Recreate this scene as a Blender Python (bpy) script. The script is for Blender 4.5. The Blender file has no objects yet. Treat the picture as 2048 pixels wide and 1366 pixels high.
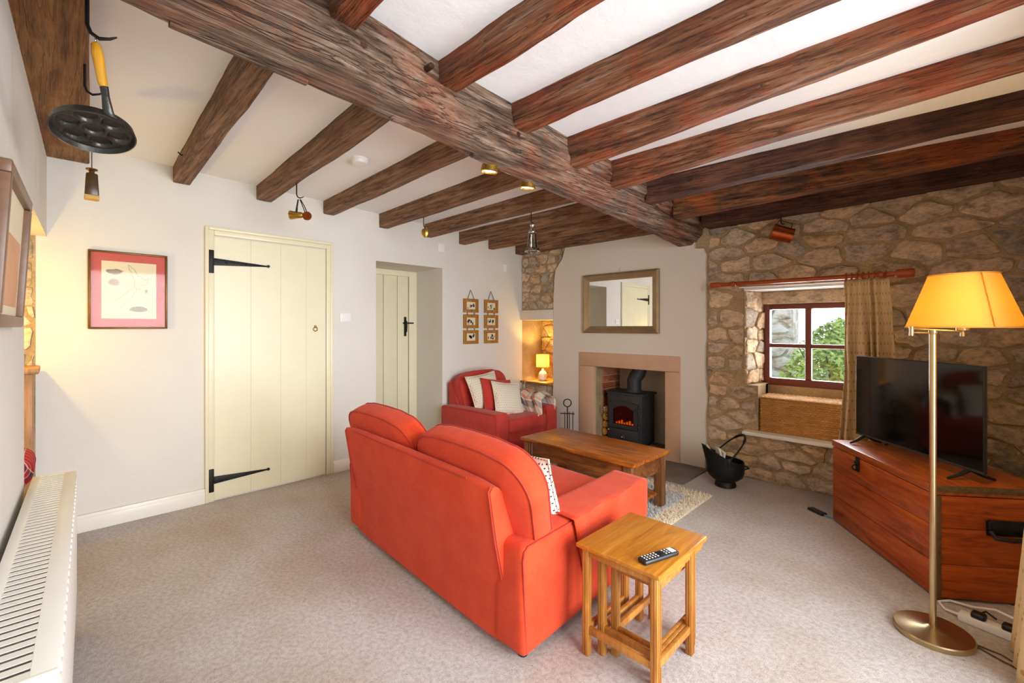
import bpy, bmesh, math, random
from mathutils import Vector, Matrix, noise
random.seed(7)
PI = math.pi
SC = bpy.context.scene
COL = SC.collection

# ------------------------------------------------------------------ camera
cam = bpy.data.cameras.new('camera'); camo = bpy.data.objects.new('camera', cam); COL.objects.link(camo)
cam.sensor_width = 36.0; cam.lens = 900.0 / 2048.0 * 36.0
cam.shift_y = -29.0 / 2048.0
cam.clip_start = 0.02; cam.clip_end = 200
camo.location = (0, 0, 1.25); camo.rotation_euler = (PI / 2, 0, math.radians(44.6))
SC.camera = camo
# ------------------------------------------------------------------ world: bright overcast sky
w = bpy.data.worlds.new('sky'); SC.world = w; w.use_nodes = True
bg = w.node_tree.nodes['Background']; bg.inputs['Color'].default_value = (0.86, 0.93, 1.0, 1); bg.inputs['Strength'].default_value = 2.0
# ------------------------------------------------------------------ lights
def light(name, kind, loc, energy, color, rot=(0, 0, 0), **kw):
    l = bpy.data.lights.new(name, kind); l.energy = energy; l.color = color
    for k, v in kw.items(): setattr(l, k, v)
    o = bpy.data.objects.new(name, l); COL.objects.link(o); o.location = loc; o.rotation_euler = rot
    return o
# daylight: open sky beyond the glazed garden door in the right-hand wall (out of view), and the small window in view
light('daylight_garden_door_offscreen', 'AREA', (2.3, 1.25, 1.45), 400, (0.88, 0.95, 1.0), rot=(0, PI / 2, 0), shape='RECTANGLE', size=2.4, size_y=3.0)
light('daylight_small_window', 'AREA', (-0.86, 4.42, 1.10), 40, (0.90, 0.95, 1.0), rot=(-PI / 2, 0, 0), shape='RECTANGLE', size=0.66, size_y=0.6)
vs = SC.view_settings
SC.display_settings.display_device = 'sRGB'
vs.view_transform = 'Standard'; vs.look = 'None'; vs.gamma = 1.0; vs.use_curve_mapping = False
vs.exposure = 0.1

# ------------------------------------------------------------------ object helpers
def setp(o, label=None, cat=None, group=None, kind=None):
    if label: o['label'] = label
    if cat: o['category'] = cat
    if group: o['group'] = group
    if kind: o['kind'] = kind
    return o
def thing(name, label, cat, loc=(0, 0, 0), rz=0, group=None, kind=None):
    o = bpy.data.objects.new(name, None); COL.objects.link(o); o.empty_display_size = 0.05
    o.location = loc; o.rotation_euler = (0, 0, rz)
    return setp(o, label, cat, group, kind)
def copy_tree(o, parent=None):
    c = o.copy(); COL.objects.link(c); c.parent = parent
    for ch in list(o.children): copy_tree(ch, c)
    return c

def soft_axis(h, r, m):
    a = [-h, -h + r * .15, -h + r * .5, -h + r]
    b = [-v for v in reversed(a)]
    return a + [(-h + r) + (2 * (h - r)) * i / (m + 1) for i in range(1, m + 1)] + b

class MB:
    def __init__(s): s.v = []; s.f = []; s.uv = []
    def add(s, vs_, fs, mtx=None):
        b = len(s.v)
        for p in vs_:
            p = Vector(p)
            if mtx is not None: p = mtx @ p
            s.v.append(tuple(p))
        s.f += [tuple(i + b for i in f) for f in fs]
        return s
    def bm(s, bm_, mtx=None):
        bm_.verts.index_update()
        s.add([v.co[:] for v in bm_.verts], [[v.index for v in f.verts] for f in bm_.faces], mtx); bm_.free(); return s
    def box(s, x0, x1, y0, y1, z0, z1, bev=0, seg=2, mtx=None):
        bm_ = bmesh.new(); bmesh.ops.create_cube(bm_, size=1)
        for v in bm_.verts:
            v.co = Vector(((x0 + x1) / 2 + v.co.x * (x1 - x0), (y0 + y1) / 2 + v.co.y * (y1 - y0), (z0 + z1) / 2 + v.co.z * (z1 - z0)))
        if bev > 0: bmesh.ops.bevel(bm_, geom=bm_.edges[:], offset=bev, segments=seg, affect='EDGES', profile=.5)
        return s.bm(bm_, mtx)
    def hexa(s, bot, top, bev=0, seg=2, mtx=None):   # 4 bottom points + 4 top points, same order
        bm_ = bmesh.new(); vv = [bm_.verts.new(p) for p in list(bot) + list(top)]
        for f in ((3, 2, 1, 0), (4, 5, 6, 7), (0, 1, 5, 4), (1, 2, 6, 5), (2, 3, 7, 6), (3, 0, 4, 7)): bm_.faces.new([vv[i] for i in f])
        if bev > 0: bmesh.ops.bevel(bm_, geom=bm_.edges[:], offset=bev, segments=seg, affect='EDGES', profile=.5)
        return s.bm(bm_, mtx)
    def soft(s, c, size, r, m=4, puff=(0, 0, 0), mtx=None, fn=None):
        h = [d / 2 for d in size]; ax = [soft_axis(h[i], min(r, h[i] * .98), m) for i in range(3)]
        idx = {}; vs_ = []; fs = []
        def vert(i, j, k):
            if (i, j, k) in idx: return idx[i, j, k]
            p = Vector((ax[0][i], ax[1][j], ax[2][k])); q = Vector([max(-(h[t] - min(r, h[t] * .98)), min(h[t] - min(r, h[t] * .98), p[t])) for t in range(3)])
            d = p - q
            if d.length > 1e-9:
                mx = max(abs(d[t]) for t in range(3)); p = q + d.normalized() * mx
            u = [p[t] / h[t] for t in range(3)]
            g = [1 - min(1, abs(t)) ** 2.2 for t in u]
            p = p + Vector((puff[0] * u[0] * g[1] * g[2], puff[1] * u[1] * g[0] * g[2], puff[2] * u[2] * g[0] * g[1])) + Vector(c)
            if fn: p = Vector(fn(p))
            idx[i, j, k] = len(vs_); vs_.append(p); return idx[i, j, k]
        n = len(ax[0])
        for a in range(n - 1):
            for b in range(n - 1):
                for e in (0, n - 1):
                    fs.append([vert(e, a, b), vert(e, a + 1, b), vert(e, a + 1, b + 1), vert(e, a, b + 1)][::(1 if e else -1)])
                    fs.append([vert(a, e, b), vert(a, e, b + 1), vert(a + 1, e, b + 1), vert(a + 1, e, b)][::(1 if e else -1)])
                    fs.append([vert(a, b, e), vert(a + 1, b, e), vert(a + 1, b + 1, e), vert(a, b + 1, e)][::(1 if e else -1)])
        return s.add(vs_, fs, mtx)
    def tube(s, pts, r, n=8, closed=False, cap=True, mtx=None, flat=1.0):
        pts = [Vector(p) for p in pts]; N = len(pts); rs = r if isinstance(r, (list, tuple)) else [r] * N
        vs_ = []; fs = []; prev = None
        for i, p in enumerate(pts):
            if closed: t = pts[(i + 1) % N] - pts[i - 1]
            else: t = pts[min(i + 1, N - 1)] - pts[max(i - 1, 0)]
            t.normalize()
            if prev is None:
                a = Vector((0, 0, 1)) if abs(t.z) < .9 else Vector((1, 0, 0)); u = t.cross(a).normalized()
            else:
                u = prev - t * prev.dot(t)
                u = u.normalized() if u.length > 1e-6 else t.orthogonal().normalized()
            prev = u; v = t.cross(u)
            for k in range(n):
                an = 2 * PI * k / n; vs_.append(p + u * math.cos(an) * rs[i] + v * math.sin(an) * rs[i] * flat)
        for i in range(N if closed else N - 1):
            j = (i + 1) % N
            for k in range(n): fs.append((i * n + k, i * n + (k + 1) % n, j * n + (k + 1) % n, j * n + k))
        if cap and not closed: fs.append(tuple(range(n))[::-1]); fs.append(tuple((N - 1) * n + k for k in range(n)))
        return s.add(vs_, fs, mtx)
    def lathe(s, prof, n=24, c=(0, 0, 0), mtx=None, cap=True):
        vs_ = []; fs = []
        for (r, z) in prof:
            for k in range(n):
                a = 2 * PI * k / n; vs_.append((c[0] + r * math.cos(a), c[1] + r * math.sin(a), c[2] + z))
        for i in range(len(prof) - 1):
            for k in range(n): fs.append((i * n + k, i * n + (k + 1) % n, (i + 1) * n + (k + 1) % n, (i + 1) * n + k))
        if cap: fs.append(tuple(range(n))[::-1]); fs.append(tuple((len(prof) - 1) * n + k for k in range(n)))
        return s.add(vs_, fs, mtx)
    def cyl(s, p0, p1, r, r2=None, n=16, mtx=None):
        return s.tube([p0, p1], [r, r if r2 is None else r2], n, mtx=mtx)
    def ball(s, c, rx, ry=None, rz=None, nu=16, nv=10, mtx=None):
        ry = rx if ry is None else ry; rz = rx if rz is None else rz
        vs_ = [(c[0], c[1], c[2] - rz)]; fs = []
        for i in range(1, nv):
            t = -PI / 2 + PI * i / nv
            for k in range(nu):
                a = 2 * PI * k / nu; vs_.append((c[0] + rx * math.cos(t) * math.cos(a), c[1] + ry * math.cos(t) * math.sin(a), c[2] + rz * math.sin(t)))
        vs_.append((c[0], c[1], c[2] + rz)); L = len(vs_) - 1
        for k in range(nu):
            fs.append((0, 1 + (k + 1) % nu, 1 + k)); fs.append((L, L - nu + k, L - nu + (k + 1) % nu))
        for i in range(nv - 2):
            for k in range(nu): fs.append((1 + i * nu + k, 1 + i * nu + (k + 1) % nu, 1 + (i + 1) * nu + (k + 1) % nu, 1 + (i + 1) * nu + k))
        return s.add(vs_, fs, mtx)
    def loft(s, secs, cap=True, mtx=None):
        n = len(secs[0]); vs_ = [p for sec in secs for p in sec]; fs = []
        for i in range(len(secs) - 1):
            for k in range(n): fs.append((i * n + k, i * n + (k + 1) % n, (i + 1) * n + (k + 1) % n, (i + 1) * n + k))
        if cap: fs.append(tuple(range(n))[::-1]); fs.append(tuple((len(secs) - 1) * n + k for k in range(n)))
        return s.add(vs_, fs, mtx)
    def prism(s, poly, fn, d0, d1):   # poly 2D, fn(a,b,d)->3D
        n = len(poly); vs_ = [fn(a, b, d0) for a, b in poly] + [fn(a, b, d1) for a, b in poly]
        return s.add(vs_, [tuple(range(n))[::-1], tuple(range(n, 2 * n))] + [(k, (k + 1) % n, n + (k + 1) % n, n + k) for k in range(n)])
    def grid(s, nu, nv, fn, uvfn=None):
        b = len(s.v)
        for i in range(nu + 1):
            for j in range(nv + 1):
                s.v.append(tuple(fn(i / nu, j / nv)))
                if uvfn: s.uv.append(uvfn(i / nu, j / nv))
        for i in range(nu):
            for j in range(nv):
                a = b + i * (nv + 1) + j; s.f.append((a, a + nv + 1, a + nv + 2, a + 1))
        return s
    def build(s, name, mat, parent=None, smooth=35, loc=None, recalc=True, thick=0, subd=0, kind=None, label=None, rot=None):
        me = bpy.data.meshes.new(name); me.from_pydata(s.v, [], s.f)
        if recalc:
            bm_ = bmesh.new(); bm_.from_mesh(me); bmesh.ops.recalc_face_normals(bm_, faces=bm_.faces[:]); bm_.to_mesh(me); bm_.free()
        if s.uv and len(s.uv) == len(s.v):
            ul = me.uv_layers.new(name='uv')
            for lp in me.loops: ul.data[lp.index].uv = s.uv[lp.vertex_index]
        me.materials.append(mat)
        if smooth:
            me.polygons.foreach_set('use_smooth', [True] * len(me.polygons)); me.set_sharp_from_angle(angle=math.radians(smooth))
        me.update()
        o = bpy.data.objects.new(name, me); COL.objects.link(o); o.parent = parent
        if loc is not None: o.location = loc
        if rot is not None: o.rotation_euler = rot
        if thick:
            m = o.modifiers.new('thickness', 'SOLIDIFY'); m.thickness = thick; m.offset = 0
        if subd:
            m = o.modifiers.new('smooth', 'SUBSURF'); m.levels = subd; m.render_levels = subd
        if kind: o['kind'] = kind
        if label: o['label'] = label
        return o
def circ(c, r, ax, n=24, a0=0, a1=2 * PI, ry=None):
    ry = r if ry is None else ry; out = []
    full = abs(a1 - a0 - 2 * PI) < 1e-6
    for k in range(n if full else n + 1):
        a = a0 + (a1 - a0) * k / n; x, y = r * math.cos(a), ry * math.sin(a)
        out.append((c[0] + x, c[1] + y, c[2]) if ax == 'Z' else (c[0] + x, c[1], c[2] + y) if ax == 'Y' else (c[0], c[1] + x, c[2] + y))
    return out
def nz(x, y=0, z=0, s=1): return noise.noise(Vector((x * s, y * s, z * s)))

# ------------------------------------------------------------------ material helpers
def rgb(r, g, b):
    f = lambda c: (c / 255 / 12.92) if c / 255 <= .04045 else ((c / 255 + .055) / 1.055) ** 2.4
    return (f(r), f(g), f(b), 1)
class NT:
    def __init__(s, name, rough=.6, metal=0, spec=.5):
        s.m = bpy.data.materials.new(name); s.m.use_nodes = True; s.t = s.m.node_tree; s.n = s.t.nodes
        s.b = s.n['Principled BSDF']; s.b.inputs['Roughness'].default_value = rough; s.b.inputs['Metallic'].default_value = metal
        s.b.inputs['Specular IOR Level'].default_value = spec
    def lk(s, a, b): s.t.links.new(a, b)
    def node(s, ty, **kw):
        n = s.n.new(ty)
        for k, v in kw.items(): setattr(n, k, v)
        return n
    def co(s, scale=(1, 1, 1), out='Object', rot=(0, 0, 0)):
        t = s.node('ShaderNodeTexCoord'); m = s.node('ShaderNodeMapping'); m.inputs['Scale'].default_value = scale; m.inputs['Rotation'].default_value = rot
        s.lk(t.outputs[out], m.inputs['Vector']); return m.outputs[0]
    def noise(s, vec, scale=5, detail=4, rough=.55, dist=0):
        n = s.node('ShaderNodeTexNoise'); n.inputs['Scale'].default_value = scale; n.inputs['Detail'].default_value = detail
        n.inputs['Roughness'].default_value = rough; n.inputs['Distortion'].default_value = dist; s.lk(vec, n.inputs['Vector']); return n.outputs['Fac']
    def ramp(s, fac, stops, interp='LINEAR'):
        n = s.node('ShaderNodeValToRGB'); n.color_ramp.interpolation = interp; e = n.color_ramp.elements
        while len(e) < len(stops): e.new(.5)
        for i, (p, c) in enumerate(stops): e[i].position = p; e[i].color = c if len(c) == 4 else tuple(c) + (1,)
        s.lk(fac, n.inputs[0]); return n.outputs[0]
    def mix(s, fac, a, b, mode='MIX'):
        n = s.node('ShaderNodeMix', data_type='RGBA', blend_type=mode)
        for sock, v in ((n.inputs[0], fac), (n.inputs[6], a), (n.inputs[7], b)):
            if hasattr(v, 'links') or isinstance(v, bpy.types.NodeSocket): s.lk(v, sock)
            else: sock.default_value = v
        return n.outputs[2]
    def math(s, op, a, b=None, c=None):
        n = s.node('ShaderNodeMath', operation=op)
        for i, v in enumerate((a, b, c)):
            if v is None: continue
            if isinstance(v, bpy.types.NodeSocket): s.lk(v, n.inputs[i])
            else: n.inputs[i].default_value = v
        return n.outputs[0]
    def sep(s, vec):
        n = s.node('ShaderNodeSeparateXYZ'); s.lk(vec, n.inputs[0]); return n.outputs
    def rand(s): return s.node('ShaderNodeObjectInfo').outputs['Random']
    def color(s, c):
        if isinstance(c, bpy.types.NodeSocket): s.lk(c, s.b.inputs['Base Color'])
        else: s.b.inputs['Base Color'].default_value = c
        return s
    def bump(s, h, strength=.3, dist=.01):
        n = s.node('ShaderNodeBump'); n.inputs['Strength'].default_value = strength; n.inputs['Distance'].default_value = dist
        s.lk(h, n.inputs['Height']); s.lk(n.outputs[0], s.b.inputs['Normal']); return s
    def roughn(s, v): s.lk(v, s.b.inputs['Roughness']); return s
def plain(name, c, rough=.5, metal=0, spec=.5, vary=.12, sc=30, bump=0, bsc=80):
    t = NT(name, rough, metal, spec); v = t.co(); n = t.noise(v, sc, 3)
    d = tuple(x * (1 - vary) for x in c[:3]) + (1,); l = tuple(min(1, x * (1 + vary)) for x in c[:3]) + (1,)
    t.color(t.ramp(n, [(.3, d), (.7, l)]))
    if bump: t.bump(t.noise(v, bsc, 4), bump, .005)
    return t.m

MT = {}
def plaster(name, c, c2):
    t = NT(name, .85, 0, .2); v = t.co(); n1 = t.noise(v, 1.3, 3); n2 = t.noise(v, 14, 5, .6); n3 = t.noise(v, 90, 3)
    t.color(t.ramp(n1, [(.3, c), (.7, c2)]))
    h = t.math('ADD', n2, t.math('MULTIPLY', n3, .25)); t.bump(h, .28, .012); return t.m
MT['plaster'] = plaster('white_plaster', rgb(220, 213, 202), rgb(227, 221, 211))
MT['breast'] = plaster('cream_plaster', rgb(222, 211, 195), rgb(228, 218, 204))
MT['ceil'] = plaster('ceiling_plaster', rgb(240, 239, 238), rgb(246, 245, 244))
MT['sootwall'] = plaster('fire_recess_plaster', rgb(205, 190, 165), rgb(222, 208, 182))
MT['cream'] = plain('cream_gloss_paint', rgb(232, 222, 190), .38, vary=.02, sc=6, bump=.05, bsc=25)
MT['trim'] = plain('white_gloss_paint', rgb(238, 232, 220), .35, vary=.02, sc=6)
MT['radw'] = plain('radiator_enamel', rgb(240, 236, 226), .3, vary=.015, sc=4)
def carpet():
    t = NT('carpet', .95, 0, .1); v = t.co(); f = t.noise(v, 300, 3, .7); g = t.noise(v, 55, 4, .6); p = t.noise(v, 1.7, 3)
    a = t.ramp(f, [(.3, rgb(176, 164, 156)), (.5, rgb(208, 199, 195)), (.7, rgb(230, 223, 220))])
    b = t.ramp(g, [(.32, (.80, .78, .76, 1)), (.6, (1.06, 1.06, 1.06, 1))])
    c = t.mix(1.0, a, b, 'MULTIPLY'); d = t.ramp(p, [(.36, (.84, .76, .67, 1)), (.6, (1, 1, 1, 1))]); c = t.mix(.8, c, d, 'MULTIPLY')
    sp = t.ramp(t.noise(v, 75, 1, .3), [(.195, (.3, .24, .2, 1)), (.215, (1, 1, 1, 1))])
    t.color(t.mix(.8, c, sp, 'MULTIPLY')); t.bump(t.math('ADD', f, g), .8, .006); return t.m
MT['carpet'] = carpet()
def beamwood(name, axis, cols, patch, grain=1.0, bsc=.9):
    t = NT(name, .62, 0, .35); sc = {'X': (1.1, 13, 13), 'Y': (13, 1.1, 13)}[axis]; v = t.co(sc); v0 = t.co()
    g = t.noise(v, 2.4, 9, .7, .25); p = t.noise(v0, 3.2, 4, .6, .6); k = t.noise(v, 6, 8, .72, .15)
    base = t.ramp(g, [(.34, cols[0]), (.46, cols[1]), (.55, cols[2]), (.67, cols[3])])
    pt = t.ramp(p, [(.47, (0, 0, 0, 1)), (.62, (1, 1, 1, 1))])
    c = t.mix(t.math('MULTIPLY', pt, .55), base, t.mix(.75, patch, base, 'OVERLAY'))
    cr = t.ramp(k, [(.33, (.16, .11, .08, 1)), (.45, (1, 1, 1, 1))]); c = t.mix(min(1, .75 * grain), c, cr, 'MULTIPLY')
    vl = t.co({'X': (.9, 22, 22), 'Y': (22, .9, 22)}[axis]); q = t.noise(vl, 1.5, 3, .55, .3); ln = t.math('ABSOLUTE', t.math('SUBTRACT', q, .5))
    c = t.mix(min(1, .7 * grain), c, t.ramp(ln, [(.002, (.16, .11, .08, 1)), (.014, (1, 1, 1, 1))]), 'MULTIPLY')
    hh = t.math('ADD', t.math('ADD', g, k), t.math('MULTIPLY', t.math('MINIMUM', ln, .03), 16.0))
    t.color(c); t.bump(hh, bsc, .02); return t.m
MT['mainbeam'] = beamwood('weathered_oak_beam', 'Y', [rgb(78, 56, 42), rgb(134, 102, 80), rgb(174, 140, 116), rgb(212, 184, 164)], rgb(206, 144, 110), 1.1, 1.2)
MT['joistA'] = beamwood('brown_oak_joist', 'X', [rgb(86, 60, 40), rgb(136, 98, 68), rgb(162, 122, 88), rgb(182, 144, 110)], rgb(152, 110, 76))
MT['joistB'] = beamwood('red_oak_joist', 'X', [rgb(80, 48, 32), rgb(140, 86, 54), rgb(174, 110, 70), rgb(196, 152, 126)], rgb(204, 116, 56), 1.1, 1.1)
MT['joistC'] = beamwood('dark_oak_joist', 'X', [rgb(54, 34, 26), rgb(92, 56, 40), rgb(114, 70, 50), rgb(140, 92, 66)], rgb(92, 56, 40))
MT['joistD'] = beamwood('mottled_oak_joist', 'X', [rgb(58, 38, 26), rgb(104, 66, 42), rgb(142, 92, 54), rgb(180, 122, 68)], rgb(214, 146, 78))
MT['plate'] = beamwood('brown_wall_plate', 'X', [rgb(116, 76, 36), rgb(158, 108, 54), rgb(180, 126, 66), rgb(196, 146, 86)], rgb(150, 96, 42), .5)
def stonem(name, stops, bs=.8, wash=None):
    t = NT(name, .9, 0, .2); v = t.co((1, 1, 1.6)); r = t.rand(); n = t.noise(v, 9, 6, .65, .4); n2 = t.noise(v, 34, 5, .7)
    base = t.ramp(r, stops, 'LINEAR'); d = t.ramp(n, [(.30, (.46, .42, .40, 1)), (.48, (.95, .92, .88, 1)), (.7, (1.32, 1.22, 1.06, 1))])
    c = t.mix(1, base, d, 'MULTIPLY'); e = t.ramp(n2, [(.3, (.52, .48, .45, 1)), (.5, (1, 1, 1, 1)), (.72, (1.25, 1.22, 1.18, 1))]); c = t.mix(.8, c, e, 'MULTIPLY')
    if wash: c = t.mix(t.ramp(t.noise(v, 6, 4), [(.4, (0, 0, 0, 1)), (.55, (1, 1, 1, 1))]), c, wash)
    t.color(c); t.bump(t.math('ADD', n, t.math('MULTIPLY', n2, .6)), bs, .02); return t.m
MT['stone'] = stonem('rubble_stone', [(0, rgb(182, 164, 142)), (.18, rgb(220, 196, 168)), (.34, rgb(160, 148, 134)), (.5, rgb(226, 204, 178)), (.64, rgb(208, 178, 142)), (.8, rgb(184, 172, 158)), (1, rgb(232, 206, 170))])
MT['palestone'] = stonem('limewashed_stone', [(0, rgb(205, 200, 192)), (.5, rgb(226, 222, 216)), (1, rgb(190, 178, 160))], .8, rgb(232, 232, 232))
def mortarm():
    t = NT('lime_mortar', .95, 0, .1); v = t.co(); n = t.noise(v, 4, 4); n2 = t.noise(v, 60, 5, .7)
    c = t.mix(.6, t.ramp(n, [(.3, rgb(166, 140, 104)), (.7, rgb(202, 176, 138))]), t.ramp(n2, [(.3, (.6, .58, .55, 1)), (.7, (1.2, 1.2, 1.2, 1))]), 'MULTIPLY')
    t.color(c); t.bump(t.math('ADD', t.math('MULTIPLY', n, 2), n2), .8, .012); return t.m
MT['mortar'] = mortarm()
MT['sandstone'] = plain('pink_sandstone', rgb(206, 166, 136), .8, 0, .2, .07, 3, .15, 120)
MT['slate'] = plain('slate_flag', rgb(112, 98, 88), .5, 0, .4, .18, 7, .25, 30)
MT['brick'] = stonem('red_brick', [(0, rgb(150, 80, 54)), (.5, rgb(176, 98, 66)), (1, rgb(190, 118, 84))], .4)
def wood(name, cols, axis='X', rough=.4, fine=1.0, bs=.12, k=1.0):
    t = NT(name, rough, 0, .4); a = {'X': (1, 9, 9), 'Y': (9, 1, 9), 'Z': (9, 9, 1)}[axis]; v = t.co(tuple(q * k for q in a))
    g = t.noise(v, 3.0, 6, .62, 1.1); g2 = t.noise(v, 16, 3, .6); p = t.noise(t.co(), 4.0 * k, 2)
    c = t.ramp(g, [(.3, cols[0]), (.5, cols[1]), (.7, cols[2])]); c = t.mix(.5 * fine, c, t.ramp(g2, [(.3, (.68, .62, .56, 1)), (.62, (1.05, 1.05, 1.05, 1))]), 'MULTIPLY')
    c = t.mix(.4, c, t.ramp(p, [(.35, (.75, .7, .65, 1)), (.65, (1.1, 1.1, 1.1, 1))]), 'MULTIPLY')
    t.color(c); t.bump(g2, bs, .004); return t.m
MT['oakX'] = wood('honey_oak', [rgb(164, 98, 26), rgb(190, 122, 36), rgb(206, 142, 50)], 'Y', .32)
MT['oakZ'] = wood('honey_oak_leg', [rgb(160, 100, 38), rgb(186, 124, 54), rgb(204, 146, 74)], 'Z', .4)
MT['coffee'] = wood('dark_acacia_top', [rgb(96, 48, 16), rgb(164, 90, 28), rgb(200, 118, 40)], 'X', .28, 1.2)
MT['coffeeL'] = wood('dark_acacia_leg', [rgb(78, 46, 26), rgb(120, 78, 44), rgb(148, 100, 60)], 'Z', .4)
MT['coffeeF'] = wood('dark_acacia_apron', [rgb(74, 40, 20), rgb(126, 74, 36), rgb(156, 96, 50)], 'X', .35)
MT['chest'] = wood('red_pine_board', [rgb(128, 50, 12), rgb(176, 78, 20), rgb(200, 100, 32)], 'X', .34, .9)
MT['chestT'] = wood('red_pine_lid', [rgb(132, 58, 20), rgb(172, 84, 32), rgb(194, 108, 46)], 'X', .3, .8)
MT['chestY'] = wood('red_pine_end_board', [rgb(128, 50, 12), rgb(176, 78, 20), rgb(200, 100, 32)], 'Y', .34, .9)
MT['tinedge'] = plain('tarnished_edge_strip', rgb(112, 88, 52), .5, .4, .5, .3, 60)
MT['pole'] = wood('stained_pole', [rgb(140, 58, 22), rgb(176, 84, 36), rgb(196, 104, 52)], 'X', .3, .6)
MT['winwood'] = plain('red_brown_window_paint', rgb(112, 52, 36), .45, vary=.1, sc=20)
MT['framewood'] = wood('mid_oak_frame', [rgb(150, 98, 36), rgb(172, 116, 48), rgb(190, 134, 62)], 'Z', .45, .7)
MT['alcwood'] = wood('golden_oak_shelf', [rgb(150, 100, 44), rgb(178, 124, 60), rgb(196, 146, 80)], 'Z', .45, .7)
MT['iron'] = plain('black_iron', rgb(40, 38, 36), .5, .7, .5, .25, 40, .3, 90)
MT['stoveiron'] = plain('stove_iron', rgb(66, 66, 68), .55, .5, .5, .08, 20, .12, 160)
MT['blackpl'] = plain('black_plastic', rgb(26, 26, 28), .4, 0, .5, .1)
MT['screen'] = plain('tv_screen', rgb(10, 11, 12), .06, 0, .6, .05)
MT['whitepl'] = plain('white_plastic', rgb(236, 234, 230), .4, 0, .5, .02)
MT['brass'] = plain('old_brass', rgb(176, 138, 62), .35, .9, .5, .2, 50)
MT['copper'] = plain('copper', rgb(176, 92, 50), .3, .9, .5, .2, 50)
MT['chrome'] = plain('bright_steel', rgb(196, 192, 184), .22, 1, .5, .06)
MT['lampmetal'] = plain('brushed_brass_nickel', rgb(190, 168, 128), .3, 1, .5, .08, 8)
MT['silver'] = plain('silver_gilt_frame', rgb(172, 150, 116), .34, .75, .5, .1, 14)
MT['bronze'] = plain('bronze_frame', rgb(110, 74, 28), .4, .6, .5, .15, 40)
MT['darkframe'] = plain('dark_wood_frame', rgb(118, 84, 62), .4, 0, .5, .15, 30)
def mirror():
    t = NT('mirror_glass', .01, 1); t.color((.86, .86, .84, 1)); return t.m
MT['mirror'] = mirror()
def glass(name, tint=(1, 1, 1, 1), r=.02, gl=.12, k=.8):
    t = NT(name); tr = t.node('ShaderNodeBsdfTransparent'); tr.inputs[0].default_value = tint; gs = t.node('ShaderNodeBsdfGlossy'); gs.inputs['Roughness'].default_value = r
    fr = t.node('ShaderNodeFresnel'); fr.inputs[0].default_value = 1.45; mx = t.node('ShaderNodeMixShader')
    t.lk(t.math('ADD', t.math('MULTIPLY', fr.outputs[0], k), gl * .1), mx.inputs[0]); t.lk(tr.outputs[0], mx.inputs[1]); t.lk(gs.outputs[0], mx.inputs[2])
    t.lk(mx.outputs[0], t.n['Material Output'].inputs[0]); return t.m
MT['glass'] = glass('window_glass'); MT['picglass'] = glass('picture_glass', (1, 1, 1, 1), .05, 0, .3); MT['smoke'] = glass('stove_glass', (.62, .5, .42, 1), .03, .4)
MT['bottleglass'] = glass('clear_bottle_glass', (.93, .92, .86, 1), .02, 1.5)
def fabric(name, c1, c2, rough=.92, sc=9, sheen=.4):
    t = NT(name, rough, 0, .15); v = t.co(); n = t.noise(v, sc, 5, .6); n2 = t.noise(v, 420, 2); n3 = t.noise(v, 70, 4)
    t.color(t.mix(.35, t.ramp(n, [(.32, c1), (.68, c2)]), t.ramp(n3, [(.3, (.8, .78, .76, 1)), (.7, (1.12, 1.12, 1.12, 1))]), 'MULTIPLY'))
    t.b.inputs['Sheen Weight'].default_value = sheen; t.b.inputs['Sheen Roughness'].default_value = .5; t.b.inputs['Sheen Tint'].default_value = (1, .8, .76, 1)
    t.bump(t.math('ADD', t.math('MULTIPLY', n2, .4), n3), .12, .004); return t.m
MT['red'] = fabric('red_velour', rgb(202, 62, 32), rgb(212, 74, 42), sheen=.1); MT['redseat'] = fabric('orange_red_velour', rgb(204, 72, 30), rgb(214, 84, 38), sheen=.1)
MT['redchair'] = fabric('crimson_velour', rgb(180, 54, 46), rgb(194, 66, 56), sheen=.2); MT['piping'] = fabric('dark_red_piping', rgb(176, 56, 44), rgb(190, 64, 52), sheen=.1)
def dotted(name, base, dot, freq, rad, uv=True, fine=True):
    t = NT(name, .9, 0, .15); v = t.co((freq, freq, freq), 'UV' if uv else 'Object'); s = t.sep(v)
    row = t.math('FLOOR', s[1]); sh = t.math('MULTIPLY', t.math('MODULO', t.math('ABSOLUTE', row), 2), .5)
    a = t.math('SUBTRACT', t.math('FRACT', t.math('ADD', s[0], sh)), .5); b = t.math('SUBTRACT', t.math('FRACT', s[1]), .5)
    d = t.math('SQRT', t.math('ADD', t.math('MULTIPLY', a, a), t.math('MULTIPLY', b, b)))
    m = t.math('LESS_THAN', d, rad); o = t.co((1, 1, 1)); n = t.noise(o, 160, 3)
    bs_ = t.ramp(n, [(.3, tuple(x * .9 for x in base[:3]) + (1,)), (.7, base)])
    t.color(t.mix(m, bs_, dot)); t.bump(n, .15, .003)
    return t.m
MT['curtain'] = dotted('dotted_curtain_cloth', rgb(228, 202, 152), rgb(196, 146, 92), 15, .15)
MT['cushion'] = dotted('cream_dotted_cushion', rgb(228, 216, 194), rgb(206, 178, 150), 42, .2, False)
MT['spotcushion'] = dotted('cream_cushion_black_dots', rgb(232, 224, 208), rgb(60, 56, 54), 60, .2, False)
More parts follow.
